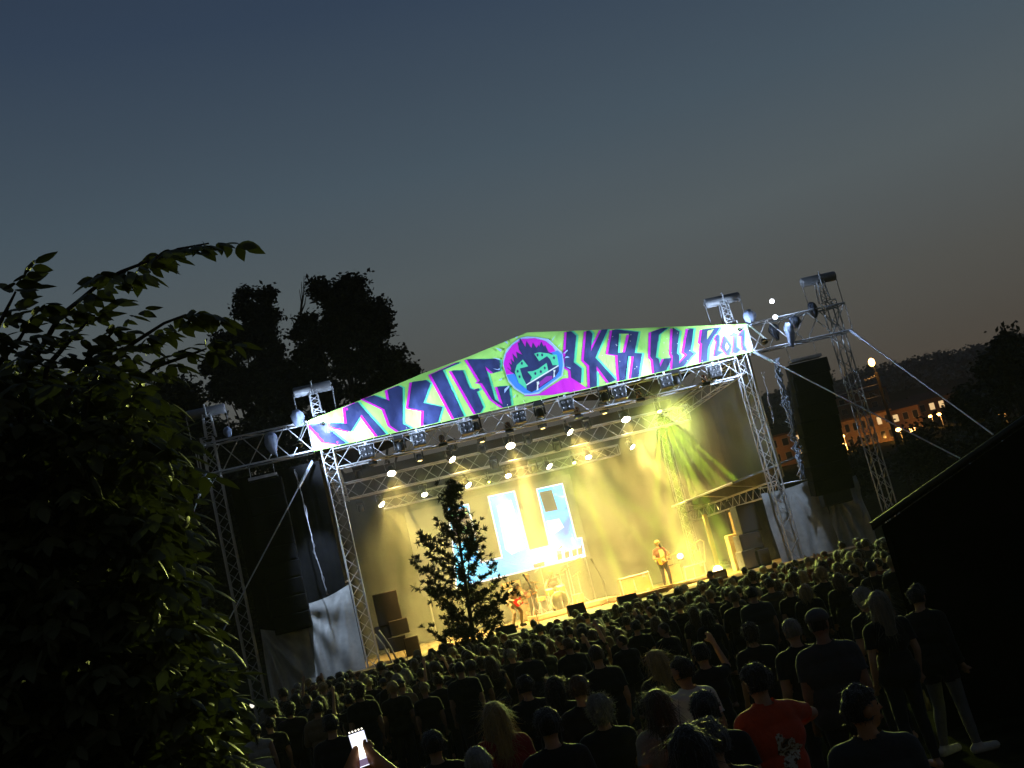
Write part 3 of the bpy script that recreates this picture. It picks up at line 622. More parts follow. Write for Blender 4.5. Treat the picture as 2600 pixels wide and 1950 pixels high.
# four-cell blinders
ord_ = ['first', 'second', 'third', 'fourth', 'fifth', 'sixth', 'seventh', 'eighth']
YOKE = mat('painted_yoke', (.55, .56, .62), .4, .4)
for k, px in enumerate(((933, 1149), (1063, 1117), (1184, 1088), (1318, 1060), (1439, 1030), (1573, 999), (1691, 971), (1815, 946))):
    p = aty(px[0], px[1], -.62); t = thing('blinder', p, f'{ord_[k]} four-cell black blinder lamp from the left under the banner', 'lamp', 'four-cell blinders on the front truss')
    rx = rotx(R(-14)); 
    MB().box(p, (.44, .20, .44), rx, .02).build('case', BLACKP, t)
    for sx in (-.1, .1):
        for sz in (-.1, .1):
            c = p+rx@np.array([sx, -.105, sz]); MB().lathe(c, rx@np.array([0, -1., 0]), [(0, .082), (.012, .08), (-.002, .065), (-.02, .02)], 12).build('cell', GLASSL, t, True)
    MB().path([p+np.array([-.25, 0, 0]), p+np.array([-.26, 0, .27]), p+np.array([.26, 0, .27]), p+np.array([.25, 0, 0])], .02, 6).build('yoke', YOKE, t)
    MB().box(p+np.array([0, 0, .33]), (.08, .06, .12), None, .01).build('clamp', YOKE, t)
for k, px in enumerate(((944, 1163), (1122, 1116), (1290, 1083), (1465, 1045), (1622, 1003), (1788, 963))):
    p = aty(px[0], px[1], -.15); t = thing('par_can', p, f'{ord_[k]} can tinted with its lamp glow, black frame, from the left under the banner', 'lamp', 'glow-tinted cans on the front truss')
    MB().lathe(p, (0, -.05, -1), [(-.16, .05), (-.12, .09), (.02, .10), (.12, .115)], 14).build('can', CHROME_GLOW, t, True)
    MB().box(p+np.array([0, -.02, -.19]), (.30, .24, .11), None, .015).build('colour_frame', BLACKP, t)
    lamp('front_light', 'SPOT', p+np.array([0, .12, -.26]), (3000, 12000, 26000, 12000, 14000, 1500)[k], (1, .58, .17), t, ((.15, .26, .15, .05, .06, -.1)[k], (.35, .45, .62, .66, .74, .6)[k], -1), .1, R((40, 34, 26, 32, 34, 40)[k]), .8)
    MB().path([p+np.array([-.12, 0, 0]), p+np.array([-.13, 0, .22]), p+np.array([.13, 0, .22]), p+np.array([.12, 0, 0])], .012).build('yoke', STEEL, t)

# ------------------------------------------------------------------ stage smoke: real air between the drapes
sm_ = MB().box((.1, 6.9, 5.2), (15.6, 12.6, 7.4)); smo = sm_.build('smoke', None)
m = bpy.data.materials.new('stage_smoke'); m.use_nodes = True; t = m.node_tree; t.nodes.clear()
out = N(t, 'ShaderNodeOutputMaterial'); pv = N(t, 'ShaderNodeVolumePrincipled')
pv.inputs['Color'].default_value = (.95, .93, .88, 1); pv.inputs['Anisotropy'].default_value = .15
co = N(t, 'ShaderNodeTexCoord'); nz = N(t, 'ShaderNodeTexNoise'); nz.inputs['Scale'].default_value = .42; nz.inputs['Detail'].default_value = 3; nz.inputs['Distortion'].default_value = .6
t.links.new(co.outputs['Object'], nz.inputs['Vector'])
mr = N(t, 'ShaderNodeMapRange'); mr.inputs[1].default_value = .42; mr.inputs[2].default_value = .68; mr.inputs[3].default_value = .006; mr.inputs[4].default_value = .070
t.links.new(nz.outputs['Fac'], mr.inputs[0])
sz = N(t, 'ShaderNodeSeparateXYZ'); t.links.new(co.outputs['Object'], sz.inputs[0]); zr = N(t, 'ShaderNodeMapRange'); zr.inputs[1].default_value = 7.2; zr.inputs[2].default_value = 8.8; zr.inputs[3].default_value = 1.0; zr.inputs[4].default_value = .4
t.links.new(sz.outputs[2], zr.inputs[0]); z2 = N(t, 'ShaderNodeMapRange'); z2.inputs[1].default_value = 1.5; z2.inputs[2].default_value = 4.2; z2.inputs[3].default_value = .008; z2.inputs[4].default_value = .0; t.links.new(sz.outputs[2], z2.inputs[0]); ap = N(t, 'ShaderNodeMath', operation='ADD'); t.links.new(mr.outputs[0], ap.inputs[0]); t.links.new(z2.outputs[0], ap.inputs[1])
mu = N(t, 'ShaderNodeMath', operation='MULTIPLY'); t.links.new(ap.outputs[0], mu.inputs[0]); t.links.new(zr.outputs[0], mu.inputs[1]); t.links.new(mu.outputs[0], pv.inputs['Density']); t.links.new(pv.outputs[0], out.inputs['Volume'])
smo.data.materials.append(m); tag(smo, 'warm lit smoke drifting over the stage', 'smoke', kind='stuff')

# ------------------------------------------------------------------ video screen
SY = 11.0
def sp(px, Y=SY): return aty(px[0], px[1], Y)
scr = thing('video_screen', (0, SY, 3.2), 'large video screen showing a blue-lit outlined letter above the drum kit', 'screen')
SCRB = mat('screen_face', (.03, .03, .03), .4, emit=(.10, .085, .05), estr=1.0)
c0 = sp((1055, 1330)); c1 = sp((1499, 1413)); c2 = sp((1440, 1205))
zb, zt = c1[2], c2[2]; xl, xr = sp((1090, 1500))[0]-.3, c1[0]
MB().box(((xl+xr)/2, SY+.1, (zb+zt)/2), (xr-xl, .14, zt-zb), None, .01).build('face', SCRB, scr)
# picture: bright letter with three bars, outlined in white
VID = bpy.data.materials.new('video_picture'); VID.use_nodes = True; t = VID.node_tree; b = t.nodes['Principled BSDF']
co = N(t, 'ShaderNodeTexCoord'); nz = N(t, 'ShaderNodeTexNoise'); nz.inputs['Scale'].default_value = .85; nz.inputs['Detail'].default_value = 2.5; nz.inputs['Distortion'].default_value = 1.4
t.links.new(co.outputs['Object'], nz.inputs['Vector']); cr = N(t, 'ShaderNodeValToRGB'); t.links.new(nz.outputs['Fac'], cr.inputs[0])
cr.color_ramp.elements[0].position = .30; cr.color_ramp.elements[0].color = (.0, .20, .85, 1)
cr.color_ramp.elements[1].position = .86; cr.color_ramp.elements[1].color = (1, 1, .97, 1)
for p_, c_ in ((.42, (.0, .40, 1, 1)), (.54, (.02, .62, 1, 1)), (.66, (.04, .7, 1, 1))):
    e = cr.color_ramp.elements.new(p_); e.color = c_
t.links.new(cr.outputs[0], b.inputs['Emission Color']); b.inputs['Emission Strength'].default_value = 1.7; b.inputs['Base Color'].default_value = (.02, .02, .02, 1)
OUTL = mat('video_outline', (.02, .02, .02), .4, emit=(1, .97, .92), estr=1.6)
def zv(P): return [(850+x/3.16, 1000+y/3.16) for x, y in P]
bars = [zv([(1230, 825), (1440, 780), (1560, 1258), (1722, 1218), (1620, 765), (1825, 720), (1937, 1160), (1980, 1155), (2010, 1305), (955, 1560), (895, 1300), (1340, 1312)]),
        zv([(905, 915), (1070, 885), (1170, 1270), (1180, 1350), (985, 1400)])]
def on_screen(P, name, m, off, parent):
    pts = [sp(p) for p in P]; bm = bmesh.new(); vv = [bm.verts.new((p[0], SY-off-SY, p[2]-3.2)) for p in pts]; bm.faces.new(vv); bm.normal_update(); bmesh.ops.triangulate(bm, faces=bm.faces[:], ngon_method='EAR_CLIP'); bmesh.ops.recalc_face_normals(bm, faces=bm.faces[:])
    me = bpy.data.meshes.new(name); bm.to_mesh(me); bm.free(); return obj(name, me, m, parent)
def outline_of(P, name, m, off, parent, w=.055):
    pts = [sp(p) for p in P]; b_ = MB()
    for k in range(len(pts)):
        p, q = pts[k], pts[(k+1) % len(pts)]; d = (q-p)/np.linalg.norm(q-p); n_ = np.array([-d[2], 0, d[0]])*w/2
        b_.add([np.array([*(p+n_-d*w*.4)])+[0, -off, 0], np.array([*(p-n_-d*w*.4)])+[0, -off, 0], np.array([*(q-n_+d*w*.4)])+[0, -off, 0], np.array([*(q+n_+d*w*.4)])+[0, -off, 0]], [(0, 1, 2, 3)])
    return b_.build(name, m, parent)
letter = zv([(905, 915), (1070, 885), (1172, 1352), (1342, 1312), (1230, 825), (1440, 780), (1560, 1258), (1722, 1218), (1620, 765), (1825, 720), (1937, 1160), (1980, 1155), (2010, 1305), (975, 1555), (945, 1200)])
on_screen(letter, 'picture', VID, .004, scr)
outline_of(letter, 'outline', OUTL, .008, scr)
DARKV = mat('video_dark_patch', (.02, .02, .02), .4, emit=(.16, .12, .09), estr=1.0)
CYANV = mat('video_cyan_bar', (.02, .02, .02), .4, emit=(.08, .62, .95), estr=1.6)
GREENV = mat('video_green_shape', (.02, .02, .02), .4, emit=(.35, .9, .35), estr=1.3)
WHITEV = mat('video_white_field', (.02, .02, .02), .4, emit=(.92, .98, 1), estr=1.15)
on_screen(zv([(1300, 900), (1415, 850), (1530, 1240), (1420, 1290), (1370, 1250)]), 'picture_white', WHITEV, .006, scr)
on_screen(zv([(1700, 1020), (1800, 1000), (1840, 1070), (1740, 1140)]), 'picture_white', WHITEV, .0055, scr)
on_screen(zv([(1640, 790), (1740, 770), (1790, 930), (1690, 950)]), 'picture_dark', DARKV, .006, scr)
on_screen(zv([(920, 940), (1060, 910), (1120, 1100), (985, 1230), (960, 1180)]), 'picture_dark', DARKV, .006, scr)
on_screen(zv([(930, 975), (1060, 940), (1065, 955), (935, 995)]), 'picture_green', GREENV, .007, scr)
on_screen(zv([(985, 1085), (1050, 1065), (1085, 1110), (1040, 1115)]), 'picture_green', GREENV, .007, scr)
on_screen(zv([(1560, 1330), (1970, 1215), (1975, 1235), (1565, 1355)]), 'picture_bar', CYANV, .006, scr)
on_screen(zv([(1590, 1370), (1680, 1345), (1690, 1400), (1610, 1420)]), 'picture_dark', DARKV, .006, scr)
for x in (1780, 1840, 1900, 1945): on_screen(zv([(x, 1265-(x-1780)*.25), (x+38, 1255-(x-1780)*.25), (x+44, 1325-(x-1780)*.25), (x+10, 1335-(x-1780)*.25)]), 'picture_dark', DARKV, .006, scr)
for xx in (xl+.2, xr-.2, (xl+xr)/2): bar('screen_leg', (xx, SY+.25, 1.42), (xx, SY+.25, zt), .04, STEEL, scr)

# ================================================================== gear on stage
FZ = 1.42
def fl(px): return atz(px[0], px[1], FZ)
ORANGE = mat('orange_vinyl', (.62, .20, .035), .5, 0, .12, 8)
CREAM = mat('cream_grille', (.55, .34, .14), .8, 0, .3, 60)
EMB = mat('pale_emblem', (.8, .72, .45), .5)
KNOB = mat('cream_panel', (.7, .6, .35), .4)
def cab(c, w, h, d, lab, emblem=True, m=ORANGE, rz=0.0, grille=None, handle=True):
    t = thing('amplifier_cabinet', c, lab, 'amplifier'); c = np.array(c, float); rm = rotz(rz)
    def L(p): return c+rm@np.array(p, float)
    MB().box(L((0, 0, h/2)), (w, d, h), rm, .02).build('shell', m, t)
    MB().box(L((0, -d/2-.004, h/2)), (w*.86, .012, h*.84), rm).build('grille', grille or CREAM, t)
    for sx in (-1, 1):
        MB().box(L((sx*w*.455, -d/2-.006, h/2)), (w*.05, .03, h*.95), rm).build('trim', EMB, t)
    if emblem:
        b = MB()
        for dx, dz in ((0, .11), (-.09, -.02), (.09, -.02)): b.lathe(L((dx, -d/2-.012, h/2+dz)), rm@np.array([0, -1., 0]), [(0, .075), (.012, .07)], 14)
        b.prism([L((-.02, -d/2-.012, h/2-.02)), L((.02, -d/2-.012, h/2-.02)), L((.06, -d/2-.012, h/2-.17)), L((-.06, -d/2-.012, h/2-.17))], rm@np.array([0, -.01, 0]))
        b.build('emblem', EMB, t)
    if handle: MB().box(L((0, 0, h+.012)), (.2, .04, .02), rm, .006).build('handle', BLACKP, t)
    return t
c = fl((1348, 1574)); 
cab(c, .70, .64, .36, 'lower orange amplifier cabinet with clover emblem left of the drums')
cab(c+np.array([-.10, .02, .68]), .70, .64, .36, 'upper orange amplifier cabinet with clover emblem left of the drums', handle=False)
cab(c+np.array([-.42, .1, 1.36]), .72, .27, .28, 'pale orange amplifier head on top of the clover cabinets', False, ORANGE, 0, KNOB)
c = fl((1722, 1480))
cab(c+np.array([0, .5, 0]), .66, .72, .4, 'tan speaker cabinet directly right of the hatted guitarist', False, WOOD, 0, mat('tan_grille', (.45, .33, .16), .8, 0, .2, 40))
cab(c+np.array([-.22, .6, 1.0]), .6, .30, .28, 'amplifier head behind the shoulder of the hatted guitarist', False, WOOD, 0, CREAM)
cab(c+np.array([-.15, .62, .745]), .62, .24, .28, 'slim amplifier between tan cabinet and amplifier head', False, BLACKP, 0, KNOB)
# flight cases
CASEP = mat('case_plywood', (.46, .23, .10), .5, 0, .18, 5)
def flight_case(corners, Y, dep, lab):
    P = [aty(x, y, Y) for x, y in corners]; ctr = sum(P)/4; t = thing('flight_case', ctr-np.array([0, 0, .3]), lab, 'case', 'flight cases on stage')
    MB().prism(P, (0, dep, 0)).build('panel', CASEP, t)
    for k in range(4): bar('edge_profile', P[k]+np.array([0, -.01, 0]), P[(k+1) % 4]+np.array([0, -.01, 0]), .03, ALU, t)
    for p in P: MB().ell(p+np.array([0, -.01, 0]), (.05, .05, .05), n=10, m=6).build('corner', STEEL, t, True)
    m1 = P[0]*.28+P[1]*.22+P[3]*.28+P[2]*.22; up_ = (P[0]-P[3]); up_ /= np.linalg.norm(up_)
    MB().tube(m1-up_*.2+[0, -.02, 0], m1+up_*.2+[0, -.02, 0], .022).build('handle', ALU, t)
    for q in (P[1]*.75+P[0]*.17+P[2]*.08, P[2]*.75+P[3]*.18+P[1]*.07): MB().box(q+np.array([0, -.012, 0]), (.12, .02, .16)).build('latch', STEEL, t)
flight_case([(1572.7, 1471.6), (1644.6, 1452.6), (1661, 1498.7), (1585, 1515)], 4.6, .55, 'large brown flight case standing left of the hatted guitarist')
flight_case([(1737, 1441), (1787, 1427), (1794, 1465), (1744, 1480)], 6.2, .4, 'open-framed case right of the tan speaker cabinet')
for k, (px, w, lab) in enumerate((((1700, 1495), 1.5, 'low wooden riser under the hatted guitarist'), ((1620, 1520), 1.6, 'low wooden riser in front of the brown flight case'), ((1755, 1480), 1.2, 'low wooden riser in front of the open case'), ((1240, 1640), 2.6, 'low wooden riser behind the young pine'))):
    c = fl(px); tag(MB().box(c+np.array([.3, .3, .07]), (w, .8, .14), None, .01).build('low_riser', DECK), lab, 'riser', 'low risers')
# drum riser and kit
rz = fl((1400, 1568)); ry = rz[1]
tag(MB().box((rz[0]+1.0, ry+1.2, FZ+.09), (3.2, 2.4, .18), None, .012).build('drum_riser', DECK), 'long wooden drum riser with bright front edge', 'riser')
DR = FZ+.18
kc = aty(1422, 1525, ry+.5)
DSH = mat('drum_shell', (.55, .30, .08), .3, .2, .1, 6); HEAD = mat('drum_head', (.9, .85, .6), .5); CYM = mat('cymbal_bronze', (.8, .55, .22), .25, .9, .1, 30)
kit = thing('drum_kit', (kc[0], kc[1], DR), 'drum kit with big pale bass drum at centre stage', 'drum kit')
kz = DR+.34
MB().lathe((kc[0], kc[1], kz), (0, 1, 0), [(0, .34), (.03, .345), (.42, .345), (.45, .34)], 28).build('bass_drum', DSH, kit, True)
h_ = MB().lathe((kc[0], kc[1]-.012, kz), (0, 1, 0), [(0, .30), (.012, .315)], 28).build('bass_head', HEAD, kit, True)
MB().lathe((kc[0], kc[1]-.02, kz), (0, 1, 0), [(0, .335), (.03, .35), (.04, .35), (.04, .315), (0, .315)], 28).build('hoop', EMB, kit, True)
MB().lathe((kc[0]+.1, kc[1]-.02, kz-.06), (0, 1, 0), [(0, .05), (.008, .05)], 14).build('port', mat('port_red', (.5, .06, .02), .6), kit, True)
for x, y, z, r, h, tx in ((-.28, .15, .82, .16, .2, 14), (.16, .15, .84, .17, .22, 14), (.75, .35, .40, .21, .38, 0), (-.62, .45, .62, .18, .15, 0)):
    rm = rotx(R(tx)); MB().lathe((kc[0]+x, kc[1]+y, DR+z), rm@np.array([0, 0, 1.]), [(-h, r), (-h+.02, r*1.02), (-.02, r*1.02), (0, r)], 20).build('tom', DSH, kit, True)
    MB().lathe(np.array((kc[0]+x, kc[1]+y, DR+z))+rm@np.array([0, 0, .004]), rm@np.array([0, 0, 1.]), [(0, r*.96), (.006, r*.9)], 20).build('drum_skin', HEAD, kit, True)
    for a in (0, 2.1, 4.2): MB().tube((kc[0]+x+r*math.cos(a), kc[1]+y+r*math.sin(a), DR+z-h*.5), (kc[0]+x+r*1.2*math.cos(a), kc[1]+y+r*1.2*math.sin(a), DR), .012).build('tom_leg', ALU, kit)
for x, y, z, r, tl in ((-.75, .3, 1.22, .22, 12), (.55, .4, 1.42, .24, -10), (.95, .5, 1.15, .22, -14), (-.95, .5, .95, .17, 4), (.25, .2, 1.28, .18, 8)):
    MB().lathe((kc[0]+x, kc[1]+y, DR+z), roty(R(tl))@np.array([0, .12, 1.]), [(-.02, r), (-.005, r*.5), (.012, .05), (.03, .02)], 22).build('cymbal', CYM, kit, True)
    MB().tube((kc[0]+x, kc[1]+y, DR+z), (kc[0]+x*.98, kc[1]+y+.05, DR), .014).build('cymbal_stand', ALU, kit)
    for a in (0, 2.1, 4.2): MB().tube((kc[0]+x, kc[1]+y+.05, DR+.3), (kc[0]+x+.25*math.cos(a), kc[1]+y+.05+.25*math.sin(a), DR+.01), .01).build('stand_leg', ALU, kit)
def mic_stand(base, tip, lab, h=1.15):
    b = np.array(base, float); tp = np.array(tip, float); t = thing('microphone_stand', b, lab, 'microphone', 'microphone stands')
    k = b+np.array([0, 0, h]); bar('pole', b, k, .012, ALU, t)
    d = (tp-k); d /= np.linalg.norm(d); bar('boom', k-d*.3, tp, .010, ALU, t)
    MB().lathe(tp, d, [(-.02, .014), (.1, .018), (.12, .03), (.17, .032), (.2, .015)], 10).build('microphone', STEEL, t, True)
    for a in (.4, 2.5, 4.6): bar('foot', b+np.array([0, 0, .12]), b+np.array([.3*math.cos(a), .3*math.sin(a), .01]), .01, BLACKP, t)
b = fl((1545, 1535)); mic_stand(b, aty(1507, 1430, b[1]), 'bent microphone stand standing alone right of the drums', 1.0)
b = fl((1372, 1600)); mic_stand(b, b+np.array([-.05, -.02, 1.5]), 'microphone stand in front of the red-bass player', 1.35)
b = fl((1712, 1500)); mic_stand(b, aty(1680, 1392, b[1]), 'microphone stand in front of the hatted guitarist', 1.35)
b = np.array([kc[0]-.35, kc[1]+.6, DR]); mic_stand(b, aty(1418, 1395, kc[1]+.7), 'tall overhead microphone boom above the left of the drums', 1.7)
b = np.array([kc[0]+.7, kc[1]+.7, DR]); mic_stand(b, aty(1464, 1420, kc[1]+.8), 'overhead microphone boom above the right of the drums', 1.6)
# stage wedges
for k, px in enumerate(((1468, 1560), (1600, 1540), (1290, 1620))):
    c = fl(px); t = thing('monitor_wedge', c, 'black floor monitor wedge '+['before the drum riser', 'before the brown flight case', 'at the feet of the left guitarist'][k], 'loudspeaker', 'floor monitors')
    P = [(-.3, -.1, 0), (-.3, .35, 0), (-.3, .25, .34), (-.3, .1, .36)]; MB().prism([c+np.array(p) for p in P], (.6, 0, 0)).build('wedge', BLACKP, t)
    MB().box(c+np.array([0, .19, .19]), (.5, .02, .28), rotx(R(-28))).build('grille', BLACKC, t)
# sub stack at left, speaker stack at right
SUBM = mat('sub_paint', (.055, .042, .035), .6, 0, .2, 10)
def subbox(px, Y, w, h, d, lab, m=SUBM):
    c = aty(px[0], px[1], Y); t = thing('subwoofer', (c[0], Y, c[2]-h/2), lab, 'loudspeaker', 'stacked speaker boxes')
    MB().box((c[0], Y+d/2, c[2]), (w, d, h), None, .02).build('box', m, t); MB().box((c[0], Y-.006, c[2]), (w*.9, .014, h*.9)).build('grille', mat('sub_grille', (.05, .045, .042), .7, 0, .2, 80), t)
    for s in (-1, 1): MB().box((c[0]+s*(w/2+.004), Y+d/2, c[2]), (.012, .2, .08)).build('handle', BLACKP, t)
subbox((984, 1545), 1.0, .84, 1.12, .8, 'tall brown speaker box on top of the left stack')
subbox((975, 1618), 1.05, .52, .80, .8, 'brown speaker box at the lower left of the left stack')
subbox((1013, 1592), .9, .66, .52, .8, 'grey speaker box in the middle of the left stack')
subbox((1010, 1635), .7, .62, .50, .8, 'dark speaker box low in the left stack')
subbox((1047, 1640), .65, .50, .62, .6, 'small grey speaker box at the right foot of the left stack')
subbox((1902, 1315), 1.6, .78, 1.05, .8, 'black speaker box on top of the right stack under the awning', BLACKP)
subbox((1908, 1374), 1.4, .82, .62, .8, 'black speaker box in the middle of the right stack', BLACKP)
subbox((1905, 1420), 1.2, .50, .68, .8, 'black speaker box at the lower left of the right stack', BLACKP)
subbox((1942, 1416), 1.2, .46, .62, .8, 'black speaker box at the lower right of the right stack', BLACKP)
# awning and posts
AWM = mat('awning_panel', (.42, .34, .2), .5, .2, .15, 3)
a0 = aty(1765, 1272, 9.2); a1 = aty(1912, 1222, .9)
aw = thing('awning', (7.3, 5, 4.5), 'pale panelled awning roof above the side-stage bay', 'awning')
P0 = np.array([6.35, .9, 4.52]); P1 = np.array([6.35, 10.3, 4.52]); Q1 = np.array([9.2, 10.3, 4.95]); Q0 = np.array([9.2, .9, 4.95])
for k in range(5):
    s0, s1 = k/5+.004, (k+1)/5-.004
    MB().prism([P0+(P1-P0)*s0, P0+(P1-P0)*s1, Q0+(Q1-Q0)*s1, Q0+(Q1-Q0)*s0], (0, 0, .05)).build('panel', AWM, aw)
bar('edge_tube', P0+np.array([-.03, 0, .02]), P1+np.array([-.03, 0, .02]), .05, ALU, aw); bar('edge_tube', P0, Q0, .04, ALU, aw)
for s in (.1, .5, .9): bar('strut', P0+(P1-P0)*s, (7.5, (P0+(P1-P0)*s)[1], 4.22), .025, ALU, aw)
p = aty(1788, 1306, 8.0); q = aty(1822, 1431, 8.0)
tag(MB().box(((p[0]+q[0])/2, 8, (p[2]+FZ)/2), (.16, .16, p[2]-FZ), None, .01).build('timber_post', WOOD), 'slim timber post under the awning beam', 'post')
p = aty(1862, 1298, 3.0)
tag(MB().box((p[0]+.02, 3.0, (p[2]+2.75)/2), (.38, .3, p[2]-2.75), None, .02).build('wrapped_pillar', mat('wrapped_ply', (.40, .26, .12), .6, 0, .35, 4)), 'brown wrapped pillar above the pale locker under the awning', 'pillar')
p = aty(1873, 1410, 2.6)
lk = thing('locker', (p[0], 2.6, FZ), 'tall pale yellow-lit locker standing beside the right speaker stack', 'locker')
MB().box((p[0], 2.6, (FZ+2.78)/2), (.52, .4, 2.78-FZ), None, .02).build('body', mat('pale_ply', (.62, .48, .22), .5, 0, .1, 5), lk)
for dx in (-.13, .13): MB().box((p[0]+dx, 2.392, (FZ+2.78)/2), (.22, .012, 1.2)).build('door', mat('pale_ply', (.62, .48, .22)), lk)
# rail frame, dimmer, cable boxes beside the awning
p = fl((1775, 1470)); rf = thing('rail_frame', p, 'tubular rail frame at the foot of the rear tower', 'frame')
a = aty(1752, 1432, 9); bpt = aty(1778, 1370, 9); cpt = aty(1790, 1425, 9)
MB().path([a, aty(1748, 1390, 9), bpt, aty(1786, 1375, 9), cpt, aty(1782, 1436, 9)], .03, 8).build('tube', EMB, rf, True)
MB().box(aty(1772, 1412, 9.05), (.28, .05, .36)).build('plate', KNOB, rf)
for k, (px, s_) in enumerate((((1752, 1470), .22), ((1834, 1448), .25), ((1850, 1432), .2), ((1842, 1470), .3))):
    c = fl(px)+np.array([0, .6, 0]); t = thing('stage_box', c, ['small cable box at the right of the tan cabinet', 'cable box beside the pale locker', 'small gear box on top beside the pale locker', 'gear tray low beside the pale locker'][k], 'box', 'stage boxes')
    MB().box(c+np.array([0, 0, s_/2]), (s_*1.6, s_, s_), None, .015).build('body', WOOD, t); MB().box(c+np.array([0, -s_/2-.005, s_/2]), (s_*1.2, .012, s_*.5)).build('panel', KNOB, t)
p = aty(1823, 1449, 3.5)
gl = thing('glowing_globe', (p[0], 3.5, FZ), 'glowing white round globe at the right of the stage', 'lamp')
MB().ell(p, (.19, .19, .20), n=20, m=14).build('globe', mat('globe_glow', (1, 1, 1), .3, emit=(1, .88, .5), estr=4), gl, True); bar('stem', (p[0], 3.5, FZ), p, .02, STEEL, gl)  # white globe with a glow set in its material
p = aty(1727, 1412, 6.0)
gl = thing('glowing_ball', (p[0], 6.0, p[2]-.2), 'small glowing round ball on the amplifier behind the guitarist', 'lamp')
MB().ell(p, (.13, .11, .11), n=18, m=12).build('globe', mat('globe_glow', (1, 1, 1)), gl, True); MB().box(p-np.array([0, 0, .14]), (.2, .2, .06)).build('foot', BLACKP, gl)  # plain ball sharing the glowing globe material
# crowd barrier and ladder at left
lad = thing('step_ladder', (-6.6, -1.2, 0), 'leaning metal handrail at the foot of the left front tower', 'rail')
MB().path([aty(952, 1610, -1), aty(975, 1640, -1), aty(1000, 1690, -1.2), aty(1012, 1730, -1.2)], .03, 8).build('rail', STEEL, lad, True); MB().path([aty(962, 1600, -.6), aty(990, 1640, -.6), aty(1020, 1700, -.8)], .03, 8).build('rail', STEEL, lad, True)

# ================================================================== people
SKIN = mat('skin', (.5, .3, .2), .5, 0, .06, 20, objcol=True)
CLOTH = mat('cloth', (.1, .1, .1), .85, 0, .12, 14, .25, 22, objcol=True, sheen=.25)
HAIR = mat('hair', (.1, .06, .03), .50, 0, .45, 30, .6, 60, objcol=True, stretch=(1, 1, .12), spec=.55, sheen=.5)
def remesh(b, vox, smooth=3):
    me = bpy.data.meshes.new('tmp'); me.from_pydata([tuple(map(float, v)) for v in b.v], [], b.f); me.update()
    o = bpy.data.objects.new('tmp', me); COL.objects.link(o)
    r = o.modifiers.new('r', 'REMESH'); r.mode = 'VOXEL'; r.voxel_size = vox
    s = o.modifiers.new('s', 'SMOOTH'); s.factor = .5; s.iterations = smooth
    dg = bpy.context.evaluated_depsgraph_get(); ev = o.evaluated_get(dg); m2 = bpy.data.meshes.new_from_object(ev)
    bpy.data.objects.remove(o); bpy.data.meshes.remove(me)
    n = len(m2.vertices); V = np.empty(n*3, np.float32); m2.vertices.foreach_get('co', V); V = V.reshape(-1, 3).astype(float)
    L = np.empty(len(m2.loops), np.int32); m2.loops.foreach_get('vertex_index', L); F = L.reshape(-1, 4) if len(L) == 4*len(m2.polygons) else None
    if F is None: F = [tuple(p.vertices) for p in m2.polygons]; F = np.array([f if len(f) == 4 else (*f, f[-1]) for f in F])
    Nn = np.zeros_like(V); a = V[F[:, 2]]-V[F[:, 0]]; c = V[F[:, 3]]-V[F[:, 1]]; fn = np.cross(a, c)
    for k in range(4): np.add.at(Nn, F[:, k], fn)
    Nn /= np.linalg.norm(Nn, axis=1)[:, None]+1e-9
    bpy.data.meshes.remove(m2); return V, F, Nn
def vnoise(V, sc, seed): return np.array([mnoise.noise(Vector((v[0]*sc+seed, v[1]*sc, v[2]*sc))) for v in V])
def subset(V, F, mask, off=None, Nn=None):
    keep = mask[F].all(axis=1); F2 = F[keep]; ids = np.unique(F2); mp_ = -np.ones(len(V), int); mp_[ids] = np.arange(len(ids))
    P = V[ids].copy()
    if off is not None: P += Nn[ids]*(off[ids][:, None] if isinstance(off, np.ndarray) else off)
    return P, mp_[F2]
def smooth_mesh(name, P, F, m):
    me = fast_mesh(name, P, np.asarray(F)); me.polygons.foreach_set('use_smooth', [True]*len(me.polygons)); me.materials.append(m); return me
def lap(P, F, it=8):
    F = np.asarray(F); n = len(P); E_ = np.concatenate([F[:, [0, 1]], F[:, [1, 2]], F[:, [2, 3]], F[:, [3, 0]]]); E_ = np.sort(E_, 1); U, ct = np.unique(E_, axis=0, return_counts=True)
    bd = np.zeros(n, bool); bd[U[ct == 1].ravel()] = True; deg = np.zeros(n); np.add.at(deg, U[:, 0], 1); np.add.at(deg, U[:, 1], 1)
    for _ in range(it):
        S = np.zeros_like(P); np.add.at(S, U[:, 0], P[U[:, 1]]); np.add.at(S, U[:, 1], P[U[:, 0]]); Q = S/np.maximum(deg, 1)[:, None]; P = np.where(bd[:, None], P, P*.4+Q*.6)
    return P
STAND = dict(pelvis=(0, 0, .95), chest=(0, 0, 1.28), neck=(0, -.012, 1.47), head=(0, .005, 1.645))
